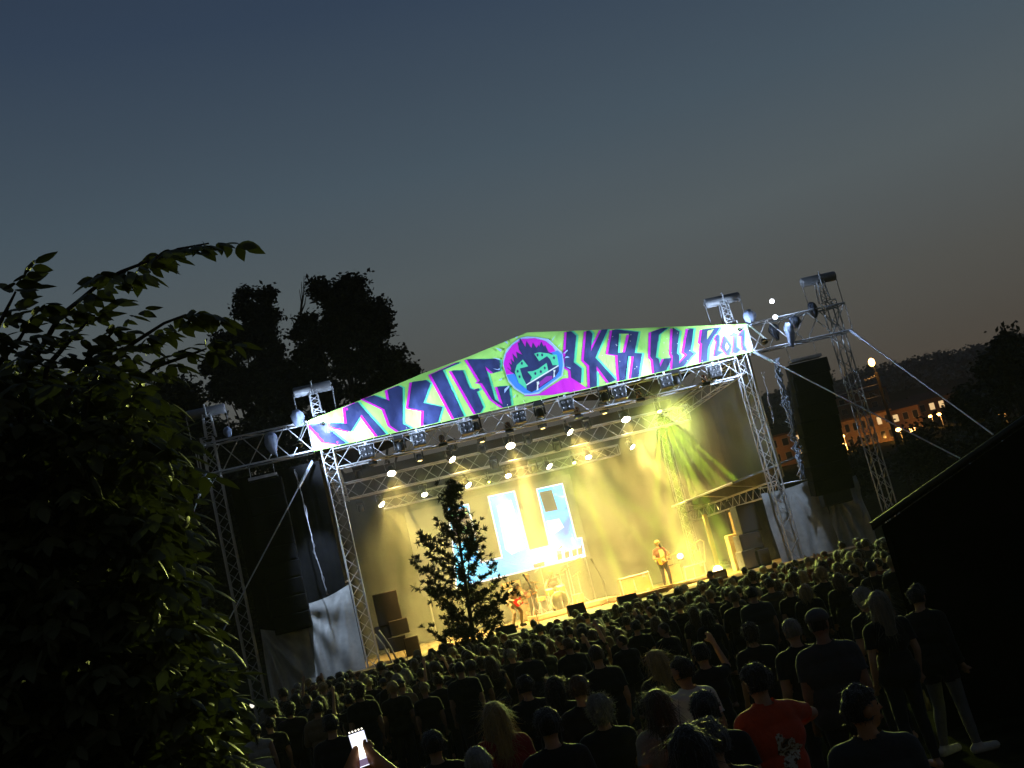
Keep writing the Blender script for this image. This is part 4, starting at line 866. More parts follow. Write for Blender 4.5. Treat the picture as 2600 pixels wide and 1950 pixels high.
def person_meshes(pose=None, vox=.0165, hair='short', sleeve='short', build=1.0, female=False, headrot=None, seed=0, fingers=False, trouser=True, shoes=False, hat=None, strands=650, long_top=0.0):
    """one continuous body (remeshed from tapering limbs) with shirt, trousers, hair as shells; faces +y"""
    J = dict(sL=(-.185, -.01, 1.41), eL=(-.235, -.03, 1.13), wL=(-.235, .07, .90), sR=(.185, -.01, 1.41), eR=(.235, -.03, 1.13), wR=(.235, .07, .90),
             hL=(-.09, 0, .93), kL=(-.10, .02, .50), aL=(-.11, -.03, .09), hR=(.09, 0, .93), kR=(.10, .02, .50), aR=(.11, -.03, .09), toe=.18,
             pelvis=(0, 0, .95), belly=(0, .01, 1.09), chest=(0, 0, 1.27), top=(0, -.012, 1.40), neck=(0, -.015, 1.47), head=(0, .005, 1.655))
    if pose: J.update(pose)
    J = {k: (np.array(v, float) if not np.isscalar(v) else v) for k, v in J.items()}
    b = MB(); segs = []
    def cap(tag_, p, q, r1, r2=None):
        r2 = r1 if r2 is None else r2; p = np.array(p, float); q = np.array(q, float); L = np.linalg.norm(q-p); a = [(0, 0)]
        n = 4
        prof = [(-r1*math.cos(k*math.pi/2/n), max(r1*math.sin(k*math.pi/2/n), 1e-4)) for k in range(n)]+[(0, r1), (L, r2)]+[(L+r2*math.sin(k*math.pi/2/n), max(r2*math.cos(k*math.pi/2/n), 1e-4)) for k in range(1, n+1)]
        b.lathe(p, q-p if L > 1e-6 else (0, 0, 1), prof, 12); segs.append((tag_, p, q, r1, r2))
    sw = .88 if female else 1.0
    X = np.array([1., 0, 0]); sd = J['sR']-J['sL']; sd = sd/np.linalg.norm(sd); hd = J['hR']-J['hL']; hd = hd/np.linalg.norm(hd)
    cap('hips', J['pelvis']-hd*.075*build, J['pelvis']+hd*.075*build, (.128 if female else .12)*build**.5)
    cap('belly', J['belly']-hd*.06*build, J['belly']+hd*.06*build, (.108 if female else .118)*build)
    cap('chest', J['chest']-sd*.085*sw*build, J['chest']+sd*.085*sw*build, .122*sw*build**.5)
    cap('chest', J['top']-sd*.10*sw, J['top']+sd*.10*sw, .088)
    cap('chest', J['sL']+sd*.02+(0, 0, .012), J['sR']-sd*.02+(0, 0, .012), .058)
    for s in ('sL', 'sR'): cap('chest', J['neck']+(0, 0, .015), J[s]*.55+J['neck']*.45-(0, 0, .01), .052, .05)
    cap('neck', J['neck']-(0, 0, .03), J['neck']*.45+J['head']*.55, .056*(.9 if female else 1), .053*(.9 if female else 1))
    HC = J['head']; HR = np.eye(3) if headrot is None else np.asarray(headrot)
    def H(p): return HC+HR@np.array(p, float)
    b.ell(HC, (.077, .096, .103), HR, 18, 14); segs.append(('head', HC, HC, .095, .095))
    b.ell(H((0, .032, -.035)), (.062, .068, .082), HR, 14, 10); segs.append(('head', H((0, .03, -.04)), H((0, .03, -.04)), .066, .066))
    cap('head', H((0, .02, -.085)), H((0, .066, -.098)), .045, .026)
    cap('head', H((0, .098, .008)), H((0, .119, -.026)), .010, .015)
    cap('head', H((-.03, .084, .026)), H((.03, .084, .026)), .016)
    cap('head', H((-.016, .092, -.062)), H((.016, .092, -.062)), .012)
    for s in (-1, 1): b.ell(H((s*.080, -.008, -.012)), (.012, .024, .034), HR, 8, 6); segs.append(('ear', H((s*.082, -.008, -.012)), H((s*.082, -.008, -.012)), .026, .026))
    ar = .9 if female else 1.0
    for s, sg in (('L', -1), ('R', 1)):
        cap('uarm'+s, J['s'+s], J['e'+s], .056*ar*build**.5, .043*ar); cap('farm'+s, J['e'+s], J['w'+s], .043*ar, .029*ar)
        d = J['w'+s]-J['e'+s]; d /= np.linalg.norm(d); a_, b__, _ = frame(d)
        a_ = np.array(J.get('palm'+s, a_)); a_ = a_-d*(a_@d); a_ /= np.linalg.norm(a_); c_ = np.cross(d, a_)
        w = J['w'+s]
        for k in (-1, 0, 1): cap('hand', w+a_*k*.018+d*.015, w+a_*k*.024+d*.085, .017, .015)
        cv = J.get('curl', .5)
        for k, ln in enumerate((.070, .082, .076, .058)):
            u = (k-1.5)*.0195; f0 = w+d*.085+a_*u; f1 = f0+d*ln*.5+c_*ln*.22*cv; f2 = f1+(d*(.5-.45*cv)+c_*.5*cv)*ln*.9
            cap('hand', f0, f1, .0095, .009); cap('hand', f1, f2, .009, .0075)
        th0 = w+d*.03-a_*.03*1; cap('hand', th0, th0+d*.035-a_*.03+c_*.015, .012, .010); cap('hand', th0+d*.035-a_*.03+c_*.015, th0+d*.07-a_*.032+c_*.03, .010, .008)
        cap('thigh', J['h'+s], J['k'+s], .088*build**.5, .057); cap('calf', J['k'+s], J['k'+s]*.65+J['a'+s]*.35+np.array([0, -.012, 0]), .054, .055); cap('calf', J['k'+s]*.65+J['a'+s]*.35+np.array([0, -.012, 0]), J['a'+s], .055, .036)
        ft = np.array(J.get('foot'+s, (0, 1, 0)), float); cap('foot', J['a'+s]-ft*.04-(0, 0, .045), J['a'+s]+ft*J['toe']-(0, 0, .052), .042, .036)
    V, F, Nn = remesh(b, vox, 3)
    D = np.full((len(V), len(segs)), 9.0); T = np.zeros((len(V), len(segs)))
    for i, (tg, p, q, r1, r2) in enumerate(segs):
        pq = q-p; L2 = pq@pq; t = np.clip(((V-p)@pq)/L2, 0, 1) if L2 > 1e-9 else np.zeros(len(V))
        D[:, i] = np.linalg.norm(V-(p+t[:, None]*pq), axis=1)-(r1+(r2-r1)*t); T[:, i] = t
    near = D.argmin(1); tags = np.array([s[0] for s in segs])[near]; tt = T[np.arange(len(V)), near]
    out = {'body': smooth_mesh('person', V, F, SKIN)}
    nzv = vnoise(V, 9, seed)
    ms = np.isin(tags, ['chest', 'belly', 'hips']) | ((tags == 'neck') & (tt < .3)); lim = .62 if sleeve == 'short' else 1.1
    if sleeve != 'none': ms |= np.isin(tags, ['uarmL', 'uarmR']) & (tt < lim)
    else: ms |= np.isin(tags, ['uarmL', 'uarmR']) & (tt < .02)
    if sleeve == 'long': ms |= np.isin(tags, ['farmL', 'farmR']) & (tt < .93)
    if long_top: ms |= (tags == 'thigh') & (tt < long_top)
    P, Fs = subset(V, F, ms, .021+.004*nzv, Nn); P = lap(P, Fs, 10); n3 = vnoise(P*np.array([1, 1, .6]), 11, seed+7); P = P+np.stack([n3*.004, n3*.008, 0*n3], 1); out['shirt'] = smooth_mesh('shirt', P, Fs, CLOTH)
    mt_ = np.isin(tags, ['thigh', 'calf', 'hips']) & ~((tags == 'calf') & (tt > .9) & (V[:, 2] < .1))
    P, Fs = subset(V, F, mt_, .010+.006*nzv, Nn); P = lap(P, Fs, 3); out['trousers'] = smooth_mesh('trousers', P, Fs, CLOTH)
    if shoes: P, Fs = subset(V, F, (tags == 'foot') | ((tags == 'calf') & (V[:, 2] < .12)), .012, Nn); out['footwear'] = smooth_mesh('footwear', P, Fs, CLOTH)
    # ---- hair in head space
    hl = (V-HC)@HR
    hm = np.isin(tags, ['head']) & ((hl[:, 2] > .045) | ((hl[:, 1] < .012) & (hl[:, 2] > -.055)) | ((hl[:, 1] < .045) & (hl[:, 2] > .02))) & ~((hl[:, 1] > .085) & (hl[:, 2] < .06))
    hb = MB(); HV = None
    def HE(c, r): hb.ell(H(c), r, HR, 16, 12)
    def HCap(p, q, r1, r2): 
        p = H(p); q = H(q); L = np.linalg.norm(q-p); prof = [(-r1*.98, r1*.15), (-r1*.6, r1*.8), (0, r1), (L, r2), (L+r2*.6, r2*.8), (L+r2*.98, r2*.15)]; hb.lathe(p, q-p, prof, 12)
    if hair in ('short', 'buzz', 'cap', 'pony', 'bun', 'crop'):
        o_ = {'short': .022, 'crop': .012, 'buzz': .004, 'cap': .006, 'pony': .013, 'bun': .013}[hair]
        P, Fs = subset(V, F, hm, o_+(.020*vnoise(V, 20, seed+3)+.008*vnoise(V, 55, seed) if hair == 'short' else .005*vnoise(V, 40, seed))+.006*np.clip(hl[:, 2]*10, 0, 1), Nn)
        hp, hf = [P], [Fs]
        if hair == 'pony': HCap((0, -.10, .05), (0, -.13, .03), .03, .032); HCap((0, -.13, .03), (.01, -.145, -.2), .034, .014)
        if hair == 'bun': HE((0, -.06, .115), (.045, .045, .04))
        if hb.v: v2, f2, n2 = remesh(hb, .012, 2); hf.append(f2+len(P)); hp.append(v2+n2*(.006*vnoise(v2, 30, seed))[:, None])
        HV, HF = np.concatenate(hp), np.concatenate(hf)
    elif hair in ('long', 'bob', 'curly', 'afro'):
        if hair == 'curly': HE((0, -.012, .028), (.106, .122, .112)); HE((0, -.05, -.035), (.092, .075, .075))
        elif hair == 'afro': HE((0, -.02, .03), (.125, .13, .125))
        else:
            HE((0, -.012, .022), (.094, .112, .106)); lo = -.30 if hair == 'long' else -.155
            for s in (-1, 1):
                HCap((s*.055, -.035, .03), (s*.078, -.03, lo*.55), .052, .046); HCap((s*.078, -.03, lo*.55), (s*.085, -.045, lo), .046, .022)
                HCap((s*.035, -.07, .0), (s*.04, -.10, lo), .06, .032)
            HCap((0, -.07, .0), (0, -.105, lo*1.03), .062, .03)
        v2, f2, n2 = remesh(hb, .013, 2); h2 = (v2-HC)@HR
        v2 = v2+n2*((.02 if hair in ('curly', 'afro') else .008)*vnoise(v2*np.array([1, 1, .35 if hair in ('long', 'bob') else 1]), 34, seed))[:, None]
        keep = ~((h2[:, 1] > .062) & (h2[:, 2] < .055)) & ~((h2[:, 1] > .04) & (h2[:, 2] < -.02))
        HV, HF = subset(v2, f2, keep)
    if HV is not None:
        if strands and hair not in ('buzz', 'cap'):
            rg = np.random.default_rng(seed+11); fi = rg.integers(0, len(HF), strands); c = HV[HF[fi]].mean(1); q = HV[HF[fi]]; nn = np.cross(q[:, 2]-q[:, 0], q[:, 3]-q[:, 1]); nn /= np.linalg.norm(nn, axis=1)[:, None]+1e-9
            ln = {'short': .028, 'crop': .012, 'pony': .05, 'bun': .05, 'long': .13, 'bob': .09, 'curly': .05, 'afro': .04}[hair]
            SV = []; SF = []
            for k in range(strands):
                g = np.array([0, 0, -1.])-nn[k]*(-nn[k][2]); g = g/(np.linalg.norm(g)+1e-6); g = g*(1 if hair not in ('curly', 'afro', 'short') else .3)+rg.normal(0, .45, 3); sdv = np.cross(nn[k], g); sdv /= np.linalg.norm(sdv)+1e-9
                l = ln*rg.uniform(.5, 1.3); o = len(SV); wv = .0022
                for j in range(4):
                    s = j/3; pt = c[k]-nn[k]*.004+nn[k]*((.017 if hair in ('long', 'bob', 'curly', 'afro') else .010)*math.sin(s*1.7)*(1 if rg.random() < .9 else 1.8))+g*l*s*.8; ww = wv*(1-.7*s); SV += [pt-sdv*ww, pt+sdv*ww]
                for j in range(3): SF.append((o+2*j, o+2*j+1, o+2*j+3, o+2*j+2))
            HF = np.concatenate([HF, np.array(SF)+len(HV)]); HV = np.concatenate([HV, np.array(SV)])
        out['hair'] = smooth_mesh('hair', HV, HF, HAIR)
    if hair == 'cap' or hat:
        cb = MB(); n = 18
        prof = [(0, .094), (.03, .092), (.06, .080), (.085, .055), (.098, .01)]; a = MB().lathe((0, 0, 0), (0, 0, 1), prof, n)
        P = np.array(a.v); P[:, 1] *= 1.2; P[:, 2] += .028; P[:, 1] -= .004; cb.add([H(p) for p in P], a.f)
        if hat == 'brim':
            a = MB().lathe((0, 0, 0), (0, 0, 1), [(0, .085), (.004, .15), (.01, .15), (.012, .085)], n); P = np.array(a.v); P[:, 1] *= 1.15; P[:, 2] += .035; cb.add([H(p) for p in P], a.f)
        else:
            dirn = -1 if hat == 'back' else 1
            a = [(-.07, .085*dirn, .03), (.07, .085*dirn, .03), (.05, .165*dirn, .02), (0, .18*dirn, .018), (-.05, .165*dirn, .02)]; cb.prism([H(p) for p in a], HR@np.array([0, 0, .008]))
        me = bpy.data.meshes.new('cap'); me.from_pydata([tuple(v) for v in cb.v], [], cb.f); me.update(); bm = bmesh.new(); bm.from_mesh(me); bmesh.ops.recalc_face_normals(bm, faces=bm.faces[:]); bm.to_mesh(me); bm.free(); me.polygons.foreach_set('use_smooth', [True]*len(me.polygons)); me.materials.append(CLOTH); out['cap'] = me
    out['_head'] = (HC, HR); return out
def make_person(M, loc, rz, cols, label, group=None, scale=1.0, cat='person', eyes=False):
    o = obj('person', M['body'], None); o.location = tuple(float(v) for v in loc); o.rotation_euler = (0, 0, rz); o.scale = (scale,)*3
    o.color = (*cols['skin'], 1); tag(o, label, cat, group)
    for k in ('shirt', 'trousers', 'hair', 'cap', 'footwear'):
        if k in M: c = obj(k, M[k], None, o); c.color = (*cols.get(k, (.02, .02, .02)), 1)
    if eyes:
        HC, HR = M['_head']
        for s in (-1, 1):
            b_ = MB(); b_.ell(HC+HR@np.array([s*.03, .088, .004]), (.011, .007, .008), HR, 8, 6); me = bpy.data.meshes.new('eye'); me.from_pydata([tuple(v) for v in b_.v], [], b_.f); obj('eye', me, mat('eye_dark', (.02, .015, .01), .2), o)
        b_ = MB(); b_.ell(HC+HR@np.array([0, .10, -.062]), (.024, .006, .006), HR, 8, 6); me = bpy.data.meshes.new('mouth'); me.from_pydata([tuple(v) for v in b_.v], [], b_.f); obj('mouth', me, mat('lip', (.3, .09, .07), .5), o)
    return o
LSK = (.52, .31, .21)
DARK = dict(skin=LSK, shirt=(.012, .012, .014), trousers=(.02, .022, .03), hair=(.02, .013, .008))
def cols(**k): d = dict(DARK); d.update(k); return d

# ------------------------------------------------------------------ musicians
GUIT_Y = mat('guitar_sunburst', (.75, .35, .06), .2, 0, .3, 3); GUIT_R = mat('guitar_red', (.45, .02, .012), .2)
def guitar(c, axis, up_, m, lab, L=.95, bass=False):
    """solid-body guitar; axis from body to headstock, face normal towards the listener"""
    ax = np.array(axis, float); ax /= np.linalg.norm(ax); nrm = np.array(up_, float); nrm -= ax*(nrm@ax); nrm /= np.linalg.norm(nrm); sd = np.cross(nrm, ax); c = np.array(c, float)
    t = thing('electric_bass' if bass else 'electric_guitar', c, lab, 'guitar')
    pr = [(-.20, .05), (-.17, .13), (-.06, .15), (.02, .115), (.08, .12), (.17, .15), (.20, .12), (.13, .07), (.12, .02), (.12, -.03), (.15, -.08), (.12, -.12), (.03, -.10), (-.05, -.125), (-.15, -.13), (-.20, -.06)]
    MB().prism([c+ax*x+sd*y-nrm*.022 for x, y in pr], nrm*.044).build('body', m, t)
    MB().prism([c+ax*x+sd*y+nrm*.023 for x, y in ((-.1, .02), (-.08, -.09), (.06, -.08), (.11, -.02), (.10, .05), (.0, .07))], nrm*.004).build('pickguard', KNOB, t)
    MB().prism([c+ax*.10+sd*.026+nrm*.025, c+ax*.10-sd*.026+nrm*.025, c+ax*(L-.2)-sd*.021+nrm*.025, c+ax*(L-.2)+sd*.021+nrm*.025], nrm*-.022).build('neck', WOOD, t)
    MB().prism([c+ax*(L-.2)+sd*.025+nrm*.015, c+ax*(L-.2)-sd*.025+nrm*.015, c+ax*(L-.02)-sd*.05+nrm*.015, c+ax*L+sd*.02+nrm*.015], nrm*-.016).build('headstock', WOOD, t)
    return t
# hatted guitarist at right: faces the crowd, turned slightly
p = fl((1698, 1491)); rzg = math.pi+.25
M = person_meshes(dict(eL=(-.30, -.02, 1.17), wL=(-.22, .22, 1.16), eR=(.27, -.03, 1.14), wR=(.09, .20, 1.02), aL=(-.16, -.02, .09), aR=(.14, .05, .09), kL=(-.14, .04, .5), kR=(.12, .06, .5)), .013, 'short', 'short', 1.08, hat='brim', seed=1, shoes=True, headrot=rotz(R(20)))
make_person(M, p, rzg, cols(shirt=(.10, .03, .03), trousers=(.03, .03, .035), hair=(.25, .16, .09), cap=(.62, .42, .16), footwear=(.03, .03, .03)), 'guitarist in a pale brimmed hat, maroon shirt and dark jeans', None, 1.02, eyes=True)
rm = rotz(rzg)
pt = obj('chest_print', MB().box((0, 0, 0), (.2, .01, .3)).build('x', KNOB).data, None); 
pt.name = 'chest_print'; pt.location = (0, .145, 1.27)
for o_ in list(bpy.data.objects):
    if o_.name == 'x': bpy.data.objects.remove(o_)
pt.parent = [o_ for o_ in bpy.data.objects if o_.get('label', '').startswith('guitarist in a pale')][0]
guitar(p+rm@np.array([.05, .19, 1.03]), rm@np.array([-1, .05, .28]), rm@np.array([0, 1., .1]), GUIT_Y, 'sunburst electric guitar held by the hatted guitarist')
# bass player in the middle with red bass
p = fl((1364, 1573)); rzb = math.pi-.15
M = person_meshes(dict(eL=(-.29, .0, 1.16), wL=(-.26, .24, 1.22), eR=(.26, -.04, 1.14), wR=(.10, .19, 1.02), aL=(-.15, -.02, .09), aR=(.15, .02, .09)), .013, 'short', 'short', 1.0, hat='back', seed=2, shoes=True)
make_person(M, p, rzb, cols(shirt=(.06, .05, .045), trousers=(.035, .035, .035), cap=(.6, .3, .1), footwear=(.03, .03, .03)), 'red-bass player in a dark shirt and reversed cap beside the amplifiers', None, 1.0, eyes=True); rm = rotz(rzb)
guitar(p+rm@np.array([.06, .19, 1.02]), rm@np.array([-1, .05, .30]), rm@np.array([0, 1., .1]), GUIT_R, 'red electric bass held by the player in the reversed cap', 1.1, True)
# left guitarist bent over a red guitar, beside the pine
p = fl((1318, 1592)); rzl = math.pi+.7
M = person_meshes(dict(pelvis=(0, -.12, .88), belly=(0, -.03, 1.01), chest=(0, .10, 1.15), top=(0, .17, 1.26), neck=(0, .21, 1.32), head=(0, .33, 1.40), sL=(-.185, .16, 1.25), sR=(.185, .16, 1.25), eL=(-.30, .14, 1.0), wL=(-.27, .36, 1.0), eR=(.27, .10, .98), wR=(.1, .30, .86), hL=(-.09, -.10, .88), hR=(.09, -.10, .88), kL=(-.18, .12, .5), kR=(.18, .12, .5), aL=(-.22, -.04, .09), aR=(.22, -.04, .09)), .013, 'long', 'long', 1.0, seed=3, headrot=rotx(R(-38)), shoes=True)
make_person(M, p, rzl, cols(shirt=(.45, .40, .30), trousers=(.35, .30, .2), hair=(.035, .02, .012), footwear=(.03, .03, .03)), 'long-haired guitarist in a light long-sleeved top bent over a red guitar', None, 1.0); rm = rotz(rzl)
guitar(p+rm@np.array([.06, .33, .84]), rm@np.array([-1, .1, .22]), rm@np.array([0, 1., .35]), GUIT_R, 'red electric guitar held by the bent long-haired guitarist')
# drummer
p = np.array([kc[0]+.02, kc[1]+.95, DR]); 
SEAT = dict(pelvis=(0, 0, .60), belly=(0, .02, .74), chest=(0, .03, .93), top=(0, .03, 1.06), neck=(0, .02, 1.13), head=(0, .05, 1.31), sL=(-.185, .03, 1.07), sR=(.185, .03, 1.07), eL=(-.30, .12, .83), wL=(-.2, .34, .88), eR=(.30, .14, .88), wR=(.22, .34, 1.02), hL=(-.10, .02, .58), hR=(.10, .02, .58), kL=(-.22, .42, .54), kR=(.22, .42, .54), aL=(-.22, .44, .09), aR=(.22, .44, .09))
M = person_meshes(SEAT, .014, 'crop', 'none', 1.0, hat='back', seed=4, shoes=True)
make_person(M, p, math.pi, cols(shirt=(.05, .045, .04), cap=(.62, .36, .14), trousers=(.05, .05, .05), footwear=(.03, .03, .03)), 'drummer in a reversed cap seated behind the drum kit', None, 1.04, eyes=True)
st = thing('drum_stool', (p[0], p[1], DR), 'round stool under the drummer', 'stool'); MB().lathe((p[0], p[1], DR+.40), (0, 0, 1), [(0, .16), (.02, .18), (.07, .18), (.09, .16)], 18).build('seat', BLACKP, st, True); bar('post', (p[0], p[1], DR), (p[0], p[1], DR+.4), .025, ALU, st)
for a in (.3, 2.4, 4.5): bar('leg', (p[0], p[1], DR+.2), (p[0]+.25*math.cos(a), p[1]+.25*math.sin(a), DR+.01), .014, ALU, st)
for s, lab in ((-1, 'drumstick in the left hand of the drummer'), (1, 'drumstick in the right hand of the drummer')):
    w = p+rotz(math.pi)@(np.array([s*.21, .36, .95])*1.04); tag(MB().tube(w, w+np.array([-s*.12, -.34, -.04]), .008, .006).build('drumstick', WOOD), lab, 'drumstick')
# stage hand near the glowing globe, seen over the heads
p = np.array([*aty(1803, 1458, -3.2)[:2], 0.0]); M = person_meshes(dict(), .016, 'crop', 'short', 1.0, seed=5, headrot=rotz(R(60)))
hz = aty(1803, 1458, -3.2)[2]
make_person(M, (p[0], p[1], hz-1.66), .4, cols(hair=(.05, .035, .02), skin=(.5, .24, .2)), 'pink-faced crew member looking down beside the glowing globe', None, 1.0)

# ================================================================== trees
BARK = mat('bark', (.06, .045, .032), .9, 0, .4, 10, .4, 25, stretch=(1, 1, .2))
def leafmat(name, c): return mat(name, c, .55, 0, .35, 2.5)
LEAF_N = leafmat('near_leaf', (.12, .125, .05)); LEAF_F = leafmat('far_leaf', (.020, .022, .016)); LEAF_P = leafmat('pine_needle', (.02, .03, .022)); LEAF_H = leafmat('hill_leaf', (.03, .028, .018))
def thin(m, c, f):                                    # leaves let part of the light through
    t = m.node_tree; b = t.nodes['Principled BSDF']; o = t.nodes['Material Output']; tr = N(t, 'ShaderNodeBsdfTranslucent'); tr.inputs[0].default_value = (*c, 1); mx = N(t, 'ShaderNodeMixShader'); mx.inputs[0].default_value = f
    t.links.new(b.outputs[0], mx.inputs[1]); t.links.new(tr.outputs[0], mx.inputs[2]); t.links.new(mx.outputs[0], o.inputs['Surface'])
thin(LEAF_N, (.10, .12, .035), .18); thin(LEAF_F, (.03, .035, .02), .3)
def leaf_cloud(centers, n, spread, size, rg, squash=.8, aspect=.55):
    """n rhombic leaves scattered round clump centres; returns vertices and quads"""
    C_ = np.asarray(centers, float); k = rg.integers(0, len(C_), n); P = C_[k]+rg.normal(0, 1, (n, 3))*np.asarray(spread)*np.array([1, 1, squash])
    d = rg.normal(0, 1, (n, 3)); d[:, 2] *= .6; d /= np.linalg.norm(d, axis=1)[:, None]; e = rg.normal(0, 1, (n, 3)); s = np.cross(d, e); s /= np.linalg.norm(s, axis=1)[:, None]
    L = (size*rg.uniform(.6, 1.3, n))[:, None]; w = L*aspect*.5
    V = np.stack([P-d*L*.5, P+s*w-d*L*.05, P+d*L*.5, P-s*w-d*L*.05], 1).reshape(-1, 3); F = np.arange(4*n).reshape(-1, 4); return V, F
def tree(name, base, blobs, n, size, lab, seed, m=LEAF_F, trunk_r=.35, clump=.14, group=None, dens=1.0, limbs=True):
    rg = np.random.default_rng(seed); base = np.array(base, float); t = thing(name, base, lab, 'tree', group); cen = []
    for (c, r) in blobs:
        c = np.array(c); r = np.array(r, float) if not np.isscalar(r) else np.array([r]*3)
        m_ = max(6, int(26*dens)); u = rg.normal(0, 1, (m_, 3)); u /= np.linalg.norm(u, axis=1)[:, None]; cen += list(c+u*r*(rg.uniform(.35, 1.0, (m_, 1))**.6))
    rr = np.mean([np.mean(r) for _, r in blobs])
    V, F = leaf_cloud(cen, n, rr*clump*2, size, rg); me = fast_mesh('crown', V-base, F); o = obj('crown', me, m, t)
    topc = np.mean([c for c, _ in blobs], 0); b = MB(); b.path([base, base*.6+topc*.4+rg.normal(0, .15, 3), topc], trunk_r, 8, trunk_r*.35); b.build('trunk', BARK, t, True)
    if limbs:
        b = MB()
        for k in range(min(22, len(cen))):
            q = cen[k*len(cen)//min(22, len(cen))]; s = rg.uniform(.35, .9); a = base*(1-s)+topc*s; b.path([a, (a+q)/2+rg.normal(0, .1*rr, 3), q], trunk_r*.28, 5, trunk_r*.06)
        b.build('limbs', BARK, t)
    return t
def blob(px, D, rpx): r = np.array([rpx[0], rpx[0]*.8, rpx[1]])*D/FPX; return (atd(px[0], px[1], D), r)
D = 78
def gbase(px, D): q = atd(px[0], px[1], D); return (q[0], q[1], terrain(q[0], q[1]))
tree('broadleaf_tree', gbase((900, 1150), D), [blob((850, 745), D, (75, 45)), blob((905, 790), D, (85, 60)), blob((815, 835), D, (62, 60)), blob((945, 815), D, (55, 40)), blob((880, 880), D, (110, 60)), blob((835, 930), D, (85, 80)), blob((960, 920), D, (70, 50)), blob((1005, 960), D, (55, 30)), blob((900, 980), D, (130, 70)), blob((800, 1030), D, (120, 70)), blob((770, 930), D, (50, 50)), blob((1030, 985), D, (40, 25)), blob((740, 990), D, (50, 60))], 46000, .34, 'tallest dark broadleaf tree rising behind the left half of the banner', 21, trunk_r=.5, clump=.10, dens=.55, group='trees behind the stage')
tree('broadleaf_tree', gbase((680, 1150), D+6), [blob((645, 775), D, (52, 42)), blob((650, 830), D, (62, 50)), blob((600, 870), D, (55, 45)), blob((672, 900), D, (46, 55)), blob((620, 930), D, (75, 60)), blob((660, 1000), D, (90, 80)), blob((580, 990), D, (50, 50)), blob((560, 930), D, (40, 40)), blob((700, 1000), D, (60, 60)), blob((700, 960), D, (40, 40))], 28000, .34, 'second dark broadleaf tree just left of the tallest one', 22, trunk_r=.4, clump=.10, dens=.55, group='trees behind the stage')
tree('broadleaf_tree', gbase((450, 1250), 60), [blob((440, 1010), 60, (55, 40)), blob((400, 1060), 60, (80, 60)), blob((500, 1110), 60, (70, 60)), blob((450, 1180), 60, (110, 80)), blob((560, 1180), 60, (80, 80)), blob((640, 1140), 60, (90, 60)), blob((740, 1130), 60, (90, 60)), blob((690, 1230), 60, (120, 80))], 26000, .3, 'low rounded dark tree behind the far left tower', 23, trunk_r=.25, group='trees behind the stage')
b = MB(); a = atd(762, 800, 77); 
for px in ((765, 715), (772, 700), (760, 735), (778, 745)): b.path([a, (a+atd(*px, 77))/2+np.array([.1, 0, 0]), atd(*px, 77)], .07, 5, .015)
tag(b.build('bare_branch', BARK), 'bare twigs standing up left of the tallest dark tree', 'branch')
for k, (px, D, rp, lab) in enumerate((((2560, 900), 60, (60, 60), 'dark bushy tree at the right edge above the marquee'), ((2480, 1010), 70, (60, 45), 'dark tree beside the burning lights at far right'), ((2380, 1120), 75, (90, 50), 'dark bush mass beyond the outermost right tower'), ((2150, 1180), 90, (80, 45), 'dark bush mass behind the right loudspeaker column'), ((2520, 1130), 50, (80, 60), 'dark bush just over the marquee roof'))):
    q = gbase((px[0]+30, px[1]+100), D); tree('hillside_tree', q, [blob(px, D, rp), blob((px[0]+rp[0]*.7, px[1]+rp[1]*.5), D, (rp[0]*.7, rp[1]*.6)), blob((px[0]-rp[0]*.6, px[1]+rp[1]*.6), D, (rp[0]*.6, rp[1]*.5)), blob((px[0], px[1]+rp[1]*1.3), D, (rp[0]*.9, rp[1]*.8))], 6000, .3, lab, 30+k, LEAF_H, .2, .16, 'trees on the hillside', 1.0)
# far woodland on the ridge reads as one mass
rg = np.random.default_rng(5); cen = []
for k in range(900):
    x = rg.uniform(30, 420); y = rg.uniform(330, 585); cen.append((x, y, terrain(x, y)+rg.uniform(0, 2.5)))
V, F = leaf_cloud(cen, 30000, 1.8, 1.7, rg, .6, .8); tag(obj('woodland', fast_mesh('woodland', V, F), leafmat('hazed_ridge_leaf', (.13, .125, .10))), 'dark woodland covering the far ridge', 'woodland', kind='stuff')  # leaf colour lightened to stand for haze over the ridge

tree('hedge_tree', gbase((640, 1500), 55), [blob((560, 1290), 55, (90, 70)), blob((660, 1330), 55, (110, 80)), blob((600, 1420), 55, (120, 90)), blob((720, 1460), 55, (120, 90)), blob((640, 1560), 55, (160, 90)), blob((480, 1400), 55, (100, 100))], 20000, .3, 'dark hedge of trees behind the left loudspeaker column', 41, trunk_r=.2, group='trees behind the stage', limbs=False)
